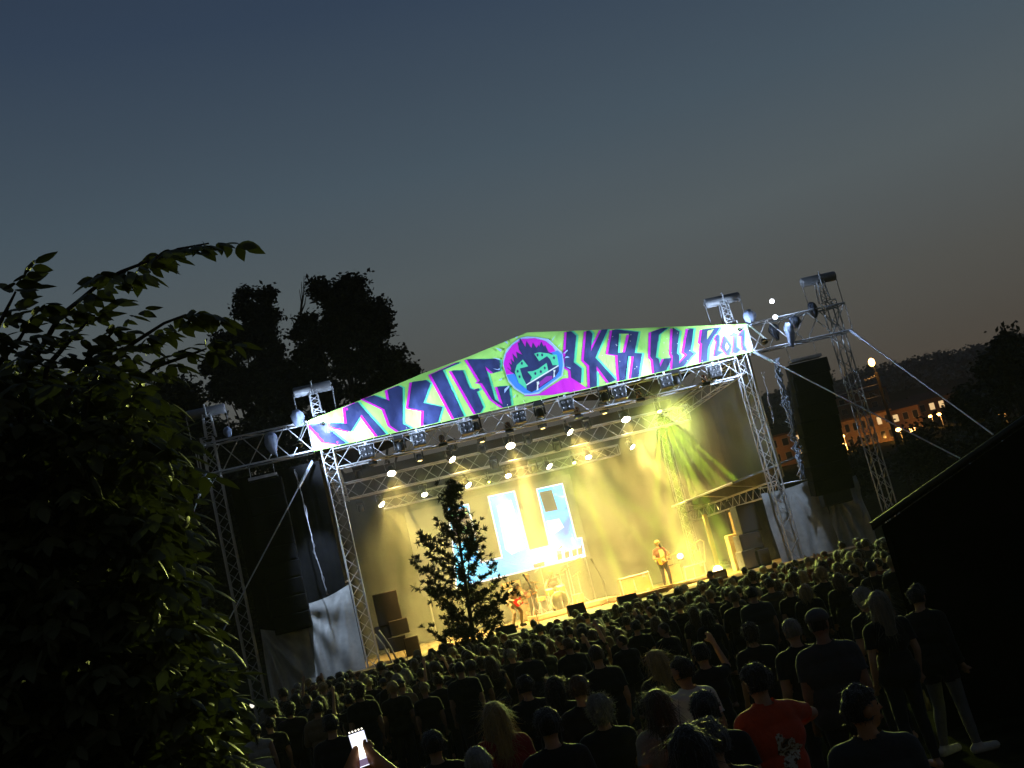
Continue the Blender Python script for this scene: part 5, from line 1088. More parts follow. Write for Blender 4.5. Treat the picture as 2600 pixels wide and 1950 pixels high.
# young pine in front of the stage
PY = -9.0
def pine():
    rg = np.random.default_rng(12); base = aty(1198, 1690, PY); base[2] = 0.0; top = aty(1147, 1228, PY); t = thing('young_pine', base, 'young pine with tufted branches silhouetted before the stage', 'tree')
    b = MB(); b.path([base, base*.66+top*.34+np.array([.03, 0, 0]), base*.33+top*.67, top], .085, 8, .015); b.build('trunk', BARK, t, True)
    NV = []; NF = []; br = MB()
    def tuft(c, d, L=.125, n=22):
        for k in range(n):
            e = d*rg.uniform(.3, 1.1)+rg.normal(0, .62, 3); e /= np.linalg.norm(e); s = np.cross(e, rg.normal(0, 1, 3)); s /= np.linalg.norm(s); l = L*rg.uniform(.6, 1.2); o = len(NV)
            NV.extend([c-s*.008, c+s*.008, c+e*l*.6+s*.014, c+e*l, c+e*l*.6-s*.014]); NF.append((o, o+1, o+2, o+3, o+4))
    # branch tips by silhouette (left/right reach at each height, in pixels of the photograph)
    tiers = [(1240, -14, 12), (1270, -22, 22), (1300, -35, 30), (1330, -60, 42), (1355, -95, 50), (1385, -115, 40), (1415, -110, 75), (1440, -150, 100), (1470, -110, 90), (1500, -95, 115), (1525, -110, 95), (1555, -60, 110), (1580, -70, 95), (1605, -105, 60), (1630, -80, 30)]
    for yy, l, r in tiers:
        f = (yy-1228)/(1690-1228); axis = top+(base-top)*f; cx = 1147+(1198-1147)*f
        for k in range(6):
            if k < 2: reach = (l if k == 0 else r)*rg.uniform(.62, 1.12); dy = 0; py = yy+rg.uniform(-18, 16)-abs(reach)*.08; tip = aty(cx+reach, py, PY+rg.uniform(-.25, .25))
            else: a = rg.uniform(0, 2*math.pi); m_ = (abs(l)+r)/2*rg.uniform(.5, 1.0)*41/FPX*.8; tip = axis+np.array([math.cos(a)*m_*.8, math.sin(a)*m_, rg.uniform(-.1, .2)])
            st = axis+np.array([0, 0, -.12-.1*rg.random()]); mid = (st+tip)/2+np.array([0, 0, -.05]); br.path([st, mid, tip], .018, 5, .005)
            L = np.linalg.norm(tip-st); nt_ = max(3, int(L/.085))
            for j in range(nt_):
                s = .25+.75*(j+1)/nt_; c = (st*(1-s)**2+mid*2*s*(1-s)+tip*s*s); d = (tip-st)/L+np.array([0, 0, .35]); tuft(c+rg.normal(0, .03, 3), d)
                if rg.random() < .7: sdv = rg.normal(0, .13, 3); tuft(c+sdv, sdv/np.linalg.norm(sdv)*.6+d*.4, .15, 16)
    for k in range(18): tuft(top+np.array([0, 0, -.03*k])+rg.normal(0, .02+.003*k, 3), np.array([0, 0, 1.]), .14, 16)
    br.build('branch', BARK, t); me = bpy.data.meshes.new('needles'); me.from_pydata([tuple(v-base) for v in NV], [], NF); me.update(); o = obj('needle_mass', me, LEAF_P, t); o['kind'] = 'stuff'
pine()

# near leafy tree at left
def near_tree():
    rg = np.random.default_rng(33); base = np.array([-9.0, -34.3, 0.0]); t = thing('elder_tree', base, 'large leafy tree filling the dark left edge close to the camera', 'tree')
    prof = [(0, 0), (.14, .19), (.36, .27), (.62, .22), (.85, .10), (1, 0)]; n = len(prof); V = []; F = []
    for k, (x, w) in enumerate(prof):
        dz = -.34*x*x; V += [(x, -w, dz-w*.25), (x, 0, dz), (x, w, dz-w*.25)]
    for k in range(n-1): F += [(3*k, 3*k+3, 3*k+4, 3*k+1), (3*k+1, 3*k+4, 3*k+5, 3*k+2)]
    LV = np.array(V); lme = bpy.data.meshes.new('leaf'); lme.from_pydata([tuple(v) for v in V], [], F); lme.update(); lme.materials.append(LEAF_N); lme.polygons.foreach_set('use_smooth', [True]*len(lme.polygons))
    def M4(c, d, nrm, L): 
        d = d/np.linalg.norm(d); nrm = nrm-d*(nrm@d); nrm /= np.linalg.norm(nrm); s = np.cross(nrm, d); return np.stack([d*L, s*L, nrm*L], 1), c
    def spray(c, d, L, out, npair=3, ll=.11):
        """compound leaf: rachis with paired leaflets and a terminal one"""
        d = d/np.linalg.norm(d); s = np.cross(d, np.array([0, 0, 1.])); s /= np.linalg.norm(s)+1e-9; up_ = np.cross(s, d)
        for k in range(npair):
            f = (k+1)/(npair+.6); p = c+d*L*f+np.array([0, 0, -.25*L*f*f])
            for sg in (-1, 1): e = s*sg*.9+d*.55+np.array([0, 0, -.35])+rg.normal(0, .14, 3); out.append((p, e, up_+rg.normal(0, .55, 3), ll*rg.uniform(.55, 1.2)))
        out.append((c+d*L+np.array([0, 0, -.22*L]), d+np.array([0, 0, -.4]), up_+rg.normal(0, .2, 3), ll*rg.uniform(.9, 1.2)))
    named = []; mass = []; br = MB()
    # sprays that stand out against the sky
    paths = [([(60, 960), (152, 803), (202, 763), (253, 720), (307, 690), (398, 655), (452, 632), (530, 618)], 5.0), ([(230, 980), (260, 933), (343, 868), (416, 821), (470, 800), (525, 800)], 5.3), ([(360, 960), (398, 930), (488, 899), (525, 885)], 5.5), ([(120, 930), (190, 850), (240, 800)], 4.9), ([(180, 960), (250, 880), (300, 830)], 5.1), ([(-40, 900), (10, 800), (40, 740)], 4.6), ([(-10, 930), (50, 860), (75, 820)], 4.7)]
    for pts, D in paths:
        P = [atd(x, y, D+.12*rg.normal()) for x, y in pts]; br.path(P, .012, 6, .004); seg = np.linalg.norm(np.diff(P, axis=0), axis=1); tot = seg.sum(); s = .06
        while s < tot:
            a = s; k = 0
            while k < len(seg)-1 and a > seg[k]: a -= seg[k]; k += 1
            c = P[k]+(P[k+1]-P[k])*min(1, a/seg[k]); d = P[k+1]-P[k]; d /= np.linalg.norm(d)
            for q in range(2): sdv = np.cross(d, np.array([0, 0, 1.]))*((1, -1, .2)[q]); spray(c, d*.75+sdv*.6+np.array([0, 0, rg.uniform(-.3, .35)]), rg.uniform(.10, .17)*(1-.25*s/tot), named, 2, .088)
            s += .10
        spray(P[-1], P[-1]-P[-2], .16, named, 3, .09)
    # dense crown and lower foliage
    reg = np.array([(-500, 900), (0, 915), (110, 925), (200, 955), (280, 960), (330, 1000), (400, 1020), (450, 1060), (430, 1130), (440, 1250), (450, 1400), (470, 1500), (500, 1620), (540, 1720), (550, 1830), (590, 1990), (560, 2150), (-500, 2150)], float)
    def inside(x, y):
        c = False; j = len(reg)-1
        for i in range(len(reg)):
            if (reg[i][1] > y) != (reg[j][1] > y) and x < (reg[j][0]-reg[i][0])*(y-reg[i][1])/(reg[j][1]-reg[i][1])+reg[i][0]: c = not c
            j = i
        return c
    cnt = 0
    while cnt < 7500:
        x = rg.uniform(-480, 660); y = rg.uniform(880, 2120)
        if not inside(x, y): continue
        edge = not (inside(x+60, y) and inside(x, y-60)); 
        if y < 1250 and mnoise.noise(Vector((x*.011, y*.016, 1.0))) < -.12: continue
        D = rg.uniform(4.6, 7.4); d = rg.normal(0, 1, 3); d[2] *= .4; spray(atd(x, y, D), d, rg.uniform(.12, .2), mass, 2 if edge else 3, .088 if not edge else .095); cnt += 1
    for k in range(26):
        x = rg.uniform(-200, 560); y = rg.uniform(1000, 1950)
        if inside(x, y): q = atd(x, y, rg.uniform(5.2, 6.8)); a = base+np.array([0, 0, rg.uniform(.8, 2.2)]); br.path([a, (a+q)/2+rg.normal(0, .12, 3), q], .025, 5, .006)
    for P, D in paths: q = atd(P[0][0], P[0][1], D); br.path([base+np.array([.1, .1, 2.0]), (base+q)/2+np.array([.1, 0, 1.0]), q], .035, 6, .012)
    named.sort(key=lambda l: -l[3]); keep = named[:280]; mass += named[280:]
    for c, d, nr, L in keep:
        A, c = M4(c, d, nr, L); o = bpy.data.objects.new('leaf', lme); COL.objects.link(o); o.parent = t; c = c-base
        o.matrix_basis = Matrix(((A[0, 0], A[0, 1], A[0, 2], c[0]), (A[1, 0], A[1, 1], A[1, 2], c[1]), (A[2, 0], A[2, 1], A[2, 2], c[2]), (0, 0, 0, 1)))
    MV = []; n0 = len(LV)
    for c, d, nr, L in mass: A, c = M4(c, d, nr, L); MV.append(LV@A.T+c-base)
    MV = np.concatenate(MV); Fa = np.array(F); MF = np.concatenate([Fa+n0*k for k in range(len(mass))]); o = obj('crown', fast_mesh('crown', MV, MF), LEAF_N, t, True); o['kind'] = 'stuff'
    br.build('branch', BARK, t, True); b = MB(); b.path([base, base+np.array([.05, .05, 1.0]), base+np.array([.12, .1, 2.2])], .12, 10, .06); b.build('trunk', BARK, t, True)
near_tree()

# ================================================================== marquee on the right, street behind
TENT = mat('marquee_canvas', (.009, .009, .009), 1.0, 0, .35, 1.5, .2, 4, spec=0.0)
D = 14.0; e0 = atd(2240, 1335, D); e1 = atd(2640, 1048, D)
ax = np.array([e1[0]-e0[0], e1[1]-e0[1]]); L2 = np.linalg.norm(ax); ax /= L2; bk = e0[:2]-CAMP[:2]; bk /= np.linalg.norm(bk); ax = np.array([bk[1], -bk[0]])
slope = (e1[2]-e0[2])/L2; half = 3.0; apex = e0[2]+slope*half
mq = thing('marquee', (e0[0], e0[1], 0), 'black marquee with sloping roof edge filling the right side', 'marquee')
def T3(u, w, z): return np.array([e0[0]+ax[0]*u+bk[0]*w, e0[1]+ax[1]*u+bk[1]*w, z])
MB().prism([T3(-.12, 0, e0[2]-.03), T3(half, 0, apex+.01), T3(half, 0, apex+.07), T3(-.12, 0, e0[2]+.03)], np.append(bk*4.5, 0)).build('roof_slope', TENT, mq)
MB().prism([T3(half, 0, apex+.01), T3(2*half+.12, 0, e0[2]-.03), T3(2*half+.12, 0, e0[2]+.03), T3(half, 0, apex+.07)], np.append(bk*4.5, 0)).build('roof_slope', TENT, mq)
MB().prism([T3(0, .02, .02), T3(2*half, .02, .02), T3(2*half, .02, e0[2]), T3(half, .02, apex), T3(0, .02, e0[2])], np.append(bk*.03, 0)).build('gable_wall', TENT, mq)
MB().prism([T3(0, .06, .02), T3(0, 4.4, .02), T3(0, 4.4, e0[2]), T3(0, .06, e0[2])], np.append(ax*.03, 0)).build('side_wall', TENT, mq)
for u in (0.02, half, 2*half-.02): bar('pole', T3(u, -.03, 0), T3(u, -.03, e0[2] if u != half else apex), .03, TENT, mq)
MB().tube(T3(-.12, -.03, e0[2]+.035), T3(half, -.03, apex+.075), .035, n=8).build('roof_hem', mat('grey_hem', (.06, .065, .06), .6), mq, True)

# houses, street lamps, utility pole on the slope
def facade(name, px0, px1, D, h, dep, lab, m, floors, cols_, lit, roof_h=1.2, flat_roof=True):
    a = atd(px0[0], px0[1], D); c = atd(px1[0], px1[1], D); a[2] = c[2] = (a[2]+c[2])/2; u = c-a; W_ = np.linalg.norm(u); u /= W_; bkv = np.array([-u[1], u[0], 0]); bkv = bkv if bkv[1] > 0 else -bkv
    zb = terrain(a[0], a[1])-1.0; z0 = a[2]-h; t = thing(name, (a[0], a[1], zb), lab, 'house', 'houses on the slope'); rg_ = random.Random(sum(map(ord, lab)))
    def Q(s, w, z): return a+u*s+bkv*w+np.array([0, 0, z-a[2]])
    MB().prism([Q(0, 0, zb), Q(W_, 0, zb), Q(W_, 0, a[2]), Q(0, 0, a[2])], bkv*dep).build('wall', m, t)
    rf = MB(); rm_ = mat('roof_tile', (.06, .03, .022), .8, 0, .3, 2)
    rf.prism([Q(-.4, -.4, a[2]), Q(W_+.4, -.4, a[2]), Q(W_+.4, -.4, a[2]+.35), Q(-.4, -.4, a[2]+.35)], bkv*(dep+.8)) if flat_roof else rf.prism([Q(-.4, -.5, a[2]), Q(-.4, dep+.5, a[2]), Q(-.4, dep/2, a[2]+roof_h)], u*(W_+.8))
    rf.build('roof', rm_, t)
    for f in range(floors):
        z = a[2]-h*(f+.5)/floors
        for k in range(cols_):
            s = W_*(k+.5)/cols_; on = (f, k) in lit; ww, wh = min(1.3, W_/cols_*.5), min(1.5, h/floors*.5)
            wdw = MB().box(Q(s, -.03, z), (1, 1, 1)); wdw = MB(); wdw.prism([Q(s-ww/2-.1, -.05, z-wh/2-.1), Q(s+ww/2+.1, -.05, z-wh/2-.1), Q(s+ww/2+.1, -.05, z+wh/2+.1), Q(s-ww/2-.1, -.05, z+wh/2+.1)], bkv*.1); wo_ = wdw.build('window', mat('window_frame', (.35, .3, .25), .6), t)
            pn = MB(); pn.prism([Q(s-ww/2, -.09, z-wh/2), Q(s+ww/2, -.09, z-wh/2), Q(s+ww/2, -.09, z+wh/2), Q(s-ww/2, -.09, z+wh/2)], bkv*.03); pn.build('pane', mat('lit_pane', (.1, .1, .1), .3, emit=(1, .66, .30), estr=.9) if on else mat('dark_pane', (.02, .02, .025), .15), wo_)
        MB().prism([Q(-.05, -.12, z-h/floors*.5), Q(W_+.05, -.12, z-h/floors*.5), Q(W_+.05, -.12, z-h/floors*.5+.18), Q(-.05, -.12, z-h/floors*.5+.18)], bkv*.12).build('ledge', m, t)
    return t, Q, W_, a
PLA = mat('plaster', (.32, .20, .12), .85, 0, .15, .6); PLB = mat('plaster_brown', (.24, .13, .08), .85, 0, .2, .5)
t_, Q, W_, a = facade('apartment_house', (1945, 1114), (2062, 1088), 230, 8.2, 9, 'orange-lit apartment house seen between the right front tower and loudspeaker column', PLA, 3, 4, {(0, 2), (1, 2)})
for k in range(8): bar('rail_bar', Q(W_*k/7.5, -1.0, a[2]-6.9), Q(W_*k/7.5, -1.0, a[2]-5.9), .06, mat('rail_dark', (.05, .03, .02), .6), t_)
MB().prism([Q(0, -1.1, a[2]-7.1), Q(W_, -1.1, a[2]-7.1), Q(W_, -1.1, a[2]-6.9), Q(0, -1.1, a[2]-6.9)], np.array([0, 1.1, 0])).build('balcony', PLA, t_)
facade('apartment_house', (2115, 1075), (2258, 1045), 240, 6.0, 9, 'long orange-lit house behind the outermost right tower', PLA, 2, 7, {(0, 5)})
facade('terraced_house', (2232, 1052), (2330, 1026), 255, 7.0, 8, 'dim brown house with lit attic windows right of the utility pole', PLB, 2, 4, {(0, 0), (0, 1)}, 2, False)
facade('terraced_house', (2325, 1022), (2420, 998), 270, 7.0, 8, 'brown house with one bright window farther up the street', PLB, 2, 4, {(0, 2), (0, 1)}, 2, False)
facade('terraced_house', (2120, 1010), (2250, 985), 300, 5.0, 9, 'unlit house higher on the slope behind the outermost right tower', PLB, 2, 5, set(), 2, False)
SOD = (1, .42, .08); BULB = mat('sodium_bulb', (1, 1, 1), .3, emit=(1, .50, .12), estr=14)
def street_lamp(px, D, lab, e, rr=.45):
    p = atd(px[0], px[1], D); zb = terrain(p[0], p[1]); t = thing('street_lamp', (p[0], p[1], min(zb, p[2]-4)), lab, 'street lamp', 'sodium street lamps on the slope')
    bar('pole', (p[0]+.4, p[1]+.3, min(zb, p[2]-4)), (p[0]+.4, p[1]+.3, p[2]+.3), .09, STEEL, t); bar('arm', (p[0]+.4, p[1]+.3, p[2]+.3), (p[0], p[1], p[2]+.25), .06, STEEL, t)
    MB().ell(p, (rr, rr*.9, rr*.7), n=14, m=8).build('lantern', BULB, t, True); lamp('lamp_light', 'POINT', p+np.array([0, -1.2, -.3]), e*.09, SOD, t, size=.4)
for k, (px, D, e, rr) in enumerate((((2139, 1133), 232, 9000, .8), ((2139, 1108), 232, 3000, .45), ((2281, 1091), 235, 6000, .55), ((2316, 1091), 235, 9000, .7), ((2362, 1057), 250, 4000, .4), ((2384, 1052), 250, 4000, .45), ((1962, 1148), 225, 3500, .2), ((2540, 1035), 120, 1500, .22), ((2528, 1046), 120, 1500, .2), ((2548, 1055), 120, 900, .15))):
    street_lamp(px, D, ['bright sodium lamp low beside the loudspeaker column', 'smaller sodium lamp above the brightest one', 'sodium lamp just right of the utility pole', 'bright sodium lamp in the street centre right of the pole', 'left lamp of the far pair up the street', 'right lamp of the far pair up the street', 'small lamp in front of the apartment house', 'upper light of the bright cluster at the far right', 'left light of the bright cluster at the far right', 'lowest light of the bright cluster at the far right'][k], e, rr)
p = atd(2213, 922, 118); up_t = thing('utility_pole', (p[0]+.6, p[1], terrain(p[0], p[1])), 'dark utility pole with cross-arms and a flame-bright lamp on top', 'pole')
tp = atd(2224, 945, 118); MB().tube((tp[0], tp[1], terrain(tp[0], tp[1])), tp, .22, .15, 10).build('mast', mat('pole_dark', (.04, .03, .025), .8), up_t, True)
bar('lamp_arm', tp, atd(2218, 930, 118), .06, STEEL, up_t); MB().ell(atd(2213, 920, 118), (.32, .3, .42), n=14, m=8).build('lantern', BULB, up_t, True); lamp('pole_light', 'POINT', atd(2213, 918, 117.5), 60, SOD, up_t, size=.3)
INS = mat('insulator_glass', (.6, .55, .5), .3)
for (a_, b_) in (((2195, 967), (2228, 955)), ((2110, 1009), (2232, 975)), ((2115, 1035), (2236, 1005)), ((2215, 1000), (2236, 1007))): bar('cross_arm', atd(*a_, 118), atd(*b_, 118), .06, STEEL, up_t)
for x in (2196, 2204, 2213, 2221): MB().ell(atd(x, 966-(x-2196)*.36, 117.9), (.1, .1, .17), n=8, m=6).build('insulator', INS, up_t, True)
# red digit of a lit sign at the left edge
p = atd(6, 1822, 13); sg = thing('sign', (p[0], p[1], p[2]-.2), 'glowing red sign edge peeking in at the lower left corner', 'sign'); RED = mat('red_glow', (.1, 0, 0), .4, emit=(1, .03, .015), estr=5)
MB().box(p+np.array([-.12, .05, 0]), (.5, .06, .34), None, .02).build('box', BLACKP, sg)
b = MB()
for z in (-.05, .055): b.lathe(p+np.array([-.02, 0, z]), (0, 1, 0), [(0, .05), (.0, .03), (.02, .03), (.02, .05), (0, .05)], 14)
b.build('digit', RED, sg); tag(MB().ell(atd(66, 1794, 13), (.02, .02, .008), n=8, m=6).build('indicator_light', RED), 'tiny red light beside the glowing red sign', 'light')
for k, px in enumerate(((120, 1903), (63, 1928), (77, 1928), (37, 1918), (640, 1790), (178, 1862))):
    tag(MB().ell(atd(px[0], px[1], 11.5), (.022, .02, .03), n=8, m=6).build('string_light', mat('pale_glow', (1, 1, 1), .3, emit=(1, .95, .8), estr=1.2)), 'tiny pale light glimpsed through the dark leaves, '+['brightest at lower left', 'left of a close pair', 'right of a close pair', 'nearest the red sign', 'beside the crowd edge', 'above the lower left group'][k], 'light', 'tiny lights behind the leaves')

# ================================================================== crowd
def P_(**k): return k
UPR = dict(eR=(.30, .10, 1.45), wR=(.24, .16, 1.72)); CRS = dict(eL=(-.27, .02, 1.14), wL=(-.06, .17, 1.16), eR=(.27, .02, 1.14), wR=(.06, .18, 1.12)); FOLD = dict(eL=(-.26, .05, 1.15), wL=(-.12, .25, 1.2), eR=(.26, .05, 1.15), wR=(.12, .25, 1.2))
PROT = [('short', P_(hair='short', sleeve='short', seed=40)), ('short', P_(hair='short', sleeve='long', seed=41, pose=CRS, headrot=rotz(R(14)))), ('cropped', P_(hair='crop', sleeve='short', seed=42, build=1.12)), ('shaven', P_(hair='buzz', sleeve='short', seed=43, build=1.15, headrot=rotz(R(-12)))),
        ('capped', P_(hair='cap', sleeve='long', seed=44)), ('long', P_(hair='long', sleeve='short', seed=45, female=True)), ('long', P_(hair='long', sleeve='long', seed=46, female=True, pose=CRS, headrot=rotz(R(-25)))), ('bobbed', P_(hair='bob', sleeve='short', seed=47, female=True)), ('pony-tailed', P_(hair='pony', sleeve='none', seed=48, female=True)),
        ('bunned', P_(hair='bun', sleeve='short', seed=49, female=True, headrot=rotz(R(18)))), ('curly', P_(hair='curly', sleeve='short', seed=50)), ('short', P_(hair='short', sleeve='short', seed=51, pose=UPR)), ('bushy', P_(hair='afro', sleeve='long', seed=52))]
for k, (h_, sl, fm) in enumerate((('short', 'short', False), ('crop', 'long', False), ('long', 'none', True), ('short', 'short', True), ('bob', 'long', True), ('cap', 'short', False), ('curly', 'long', True), ('crop', 'short', False))):
    PROT.append(({'crop': 'cropped', 'bob': 'bobbed', 'cap': 'capped'}.get(h_, h_), P_(hair=h_, sleeve=sl, female=fm, seed=90+7*k, build=1.0 if fm else random.uniform(.95, 1.2), headrot=rotz(R(random.uniform(-45, 45)))@roty(R(random.uniform(-12, 12)))@rotx(R(random.uniform(-12, 8))), pose=[None, FOLD, CRS, dict(eL=(-.28, .10, 1.5), wL=(-.20, .2, 1.85), eR=(.28, .10, 1.5), wR=(.22, .2, 1.82)), None, CRS, FOLD, UPR][k], hat='back' if h_ == 'cap' else None)))
PM = [(nm, person_meshes(**kw)) for nm, kw in PROT]
taken = []
def head_at(px, zh=1.655): p = atz(px[0], px[1], zh); return p
def place(M, px, rz, col, label, s=1.0, group=None, eyes=False, hz=1.66):
    z = hz*s; p = head_at(px, z); HC = M['_head'][0]; off = rotz(rz)@(HC*s); loc = np.array([p[0]-off[0], p[1]-off[1], 0.0]); taken.append((loc[0], loc[1], .33)); return make_person(M, loc, rz, col, label, group, s, eyes=eyes)
# ---- distinct people near the camera
BLOND = (.42, .30, .13); GREY = (.30, .29, .27); BROWN = (.05, .028, .014); BLK = (.012, .010, .008)
M = person_meshes(hair='long', sleeve='long', female=True, seed=60, strands=1500, headrot=rotz(R(8))); place(M, (1256, 1818), .05, cols(hair=BLOND, shirt=(.32, .018, .03)), 'blond woman in a red top at the lower centre', 1.05)
M = person_meshes(hair='curly', sleeve='short', seed=61, strands=1800); place(M, (1524, 1802), -.1, cols(hair=GREY), 'grey curly-haired spectator with glowing outline of hair', .98)
M = person_meshes(hair='crop', sleeve='short', seed=62, build=1.12, strands=700); place(M, (1514, 1662), .1, cols(hair=(.06, .04, .03), shirt=(.02, .018, .018), skin=(.48, .28, .2)), 'broad cropped-haired man in a dark shirt in the middle of the crowd', 1.05)
M = person_meshes(hair='long', sleeve='short', female=True, seed=63, strands=1500, headrot=rotz(R(25))); place(M, (1664, 1678), .2, cols(hair=BLOND, shirt=(.03, .03, .03)), 'blond woman beside the man in the white T-shirt', 1.0)
M = person_meshes(hair='short', sleeve='short', seed=64, strands=900, headrot=rotz(R(20)), build=1.06); place(M, (1732, 1702), .3, cols(hair=BLK, shirt=(.72, .70, .64), skin=(.42, .22, .14)), 'dark-haired man in a white T-shirt right of the blond woman', 1.03)
M = person_meshes(hair='long', sleeve='short', female=True, seed=65, strands=1500); place(M, (1668, 1788), 0, cols(hair=(.06, .04, .02), shirt=(.34, .33, .31)), 'long brown-haired woman in a pale grey top in front of the white T-shirt', .98)
M = person_meshes(hair='short', sleeve='short', seed=66, strands=900); place(M, (1334, 1742), .1, cols(hair=BLK), 'dark-haired man, left of the close pair above the grey curly head', 1.0)
M = person_meshes(hair='bob', sleeve='long', female=True, seed=67, strands=1000, headrot=rotz(R(-40))); place(M, (1412, 1745), -.1, cols(hair=BLK), 'dark-haired woman turning right, middle of three heads at lower centre', 1.0)
M = person_meshes(hair='short', sleeve='long', seed=68, strands=900); place(M, (1470, 1748), .0, cols(hair=(.09, .06, .035)), 'brown-haired man directly above the grey curly head', 1.02)
M = person_meshes(hair='cap', sleeve='short', seed=69, build=1.2, headrot=rotz(R(-30))); place(M, (2078, 1582), -.3, cols(cap=(.10, .10, .10), shirt=(.055, .055, .06), skin=(.36, .20, .14)), 'big man in a flat cap and grey shirt with his back turned at right', 1.1)
M = person_meshes(hair='short', sleeve='short', seed=70, build=1.08, headrot=rotz(R(-62)), strands=1200, vox=.013); place(M, (2185, 1795), -.35, cols(hair=(.03, .02, .012), shirt=(.05, .05, .05), skin=(.58, .27, .12)), 'short-haired man looking right, orange light on his face put into the skin colour', 1.0, eyes=True)  # orange light on the face is tinted into the skin
# orange-red T-shirt man with a printed back, right elbow out
M = person_meshes(dict(eR=(.42, .10, 1.33), wR=(.22, .26, 1.22), eL=(-.24, .02, 1.12), wL=(-.16, .22, 1.05)), hair='short', sleeve='short', seed=71, build=1.15, strands=900, vox=.014); op = place(M, (1920, 1728), .25, cols(hair=BLK, shirt=(.62, .07, .02)), 'man in an orange-red T-shirt with a white printed back', 1.04)
PRN = bpy.data.materials.new('shirt_print'); PRN.use_nodes = True; nt_ = PRN.node_tree; bs_ = nt_.nodes['Principled BSDF']; bs_.inputs['Roughness'].default_value = .8
co_ = N(nt_, 'ShaderNodeTexCoord'); vo_ = N(nt_, 'ShaderNodeTexNoise'); vo_.inputs['Scale'].default_value = 26; vo_.inputs['Detail'].default_value = 3; vo_.inputs['Distortion'].default_value = 1.5; nt_.links.new(co_.outputs['Object'], vo_.inputs['Vector'])
cr_ = N(nt_, 'ShaderNodeValToRGB'); nt_.links.new(vo_.outputs['Fac'], cr_.inputs[0]); cr_.color_ramp.elements[0].position = .36; cr_.color_ramp.elements[0].color = (.02, .022, .012, 1); cr_.color_ramp.elements[1].position = .52; cr_.color_ramp.elements[1].color = (.62, .60, .50, 1); e_ = cr_.color_ramp.elements.new(.44); e_.color = (.3, .14, .06, 1); nt_.links.new(cr_.outputs[0], bs_.inputs['Base Color'])
SM = M['shirt']; n_ = len(SM.vertices); sv = np.empty(n_*3, np.float32); SM.vertices.foreach_get('co', sv); sv = sv.reshape(-1, 3).astype(float); lp = np.empty(len(SM.loops), np.int32); SM.loops.foreach_get('vertex_index', lp); fq = lp.reshape(-1, 4)
ang = np.arctan2(sv[:, 2]-1.17, sv[:, 0]-.02); rad = np.hypot((sv[:, 0]-.02)/.105, (sv[:, 2]-1.17)/.17); lim_ = .85+.22*np.sin(ang*3+1)+.12*np.sin(ang*7); mk = (sv[:, 1] < -.02) & (rad < lim_)
P, Fp = subset(sv, fq, mk); obj('shirt_print', smooth_mesh('shirt_print', P+np.array([0, -.004, 0]), Fp, PRN), None, op)
# phone held up at the bottom edge
M = person_meshes(dict(eL=(-.26, .12, 1.60), wL=(-.062, .30, 1.80), eR=(.26, .12, 1.60), wR=(.062, .30, 1.80), palmL=(0, -.2, 1), palmR=(0, -.2, 1), curl=.9), hair='short', sleeve='short', seed=72, vox=.0095, strands=700)
ph = atd(917, 1902, 5.2); s_ = 1.03; off = np.array([0, .33, 1.86])*s_
loc = ph-off; loc[2] = 0.0; hp = make_person(M, (loc[0], loc[1], ph[2]-off[2]-.02), 0, cols(hair=BLK, skin=(.55, .25, .11), shirt=(.05, .03, .02)), 'person holding a phone up with both hands at the bottom edge', None, s_)
hp.location.z = 0; k_ = (ph[2]-.02)/off[2]; taken.append((loc[0], loc[1], .3)); hp.scale = (s_, s_, (ph[2]+.0)/1.86)
pc = thing('smartphone', ph, 'smartphone with glowing screen held up at the bottom edge', 'phone')
PHS = mat('phone_screen', (.05, .05, .05), .2, emit=(.80, .82, 1), estr=1.6); PHD = mat('phone_screen_hot', (.05, .05, .05), .2, emit=(1, .95, .8), estr=3.0); PHK = mat('phone_dim', (.05, .05, .05), .2, emit=(.25, .18, .3), estr=.8)
rl = roty(R(-5)); 
def PH(x, z, y=0): return ph+rl@np.array([x, y, z])
MB().box(ph, (.078, .009, .158), rl, .004).build('case', BLACKP, pc)
for nm, x0, x1, z0, z1, mm, y in (('screen', -.035, .035, -.074, .074, PHS, -.0052), ('screen_image', -.028, .028, -.03, .03, PHD, -.0058), ('screen_image', -.03, .032, -.07, -.042, PHK, -.0058)):
    MB().add([PH(x0, z0, y), PH(x1, z0, y), PH(x1, z1, y), PH(x0, z1, y)], [(0, 1, 2, 3)]).build(nm, mm, pc)
for k in range(5): MB().ell(PH(-.028+.014*k, .083, -.004), (.0035, .002, .0035), n=8, m=6).build('light_dot', PHD, pc)
# man in pale jeans and white shoes standing side-on at right
M = person_meshes(dict(hL=(-.10, 0, .93), kL=(-.14, .05, .5), aL=(-.17, -.04, .09), hR=(.1, 0, .93), kR=(.13, .02, .5), aR=(.19, -.02, .09), footR=(.7, .7, 0), footL=(.3, .95, 0)), hair='short', sleeve='long', seed=73, shoes=True, long_top=.42); q = atz(2470, 1893, .05)
make_person(M, (q[0]-.12, q[1], 0), -.9, cols(trousers=(.16, .16, .15), footwear=(.62, .60, .52)), 'man in pale jeans, white shoes and a long black top at the far right', None, 1.0); taken.append((q[0]-.1, q[1], .4))
bt = atz(2350, 1775, .62); tag(MB().lathe((bt[0], bt[1], .50), (0, 0, 1), [(0, .03), (.01, .034), (.13, .034), (.15, .02), (.2, .014), (.22, .014)], 14).build('bottle', mat('brass_can', (.5, .42, .12), .25, .7), None, True), 'shiny bottle held low beside the man in pale jeans', 'bottle')
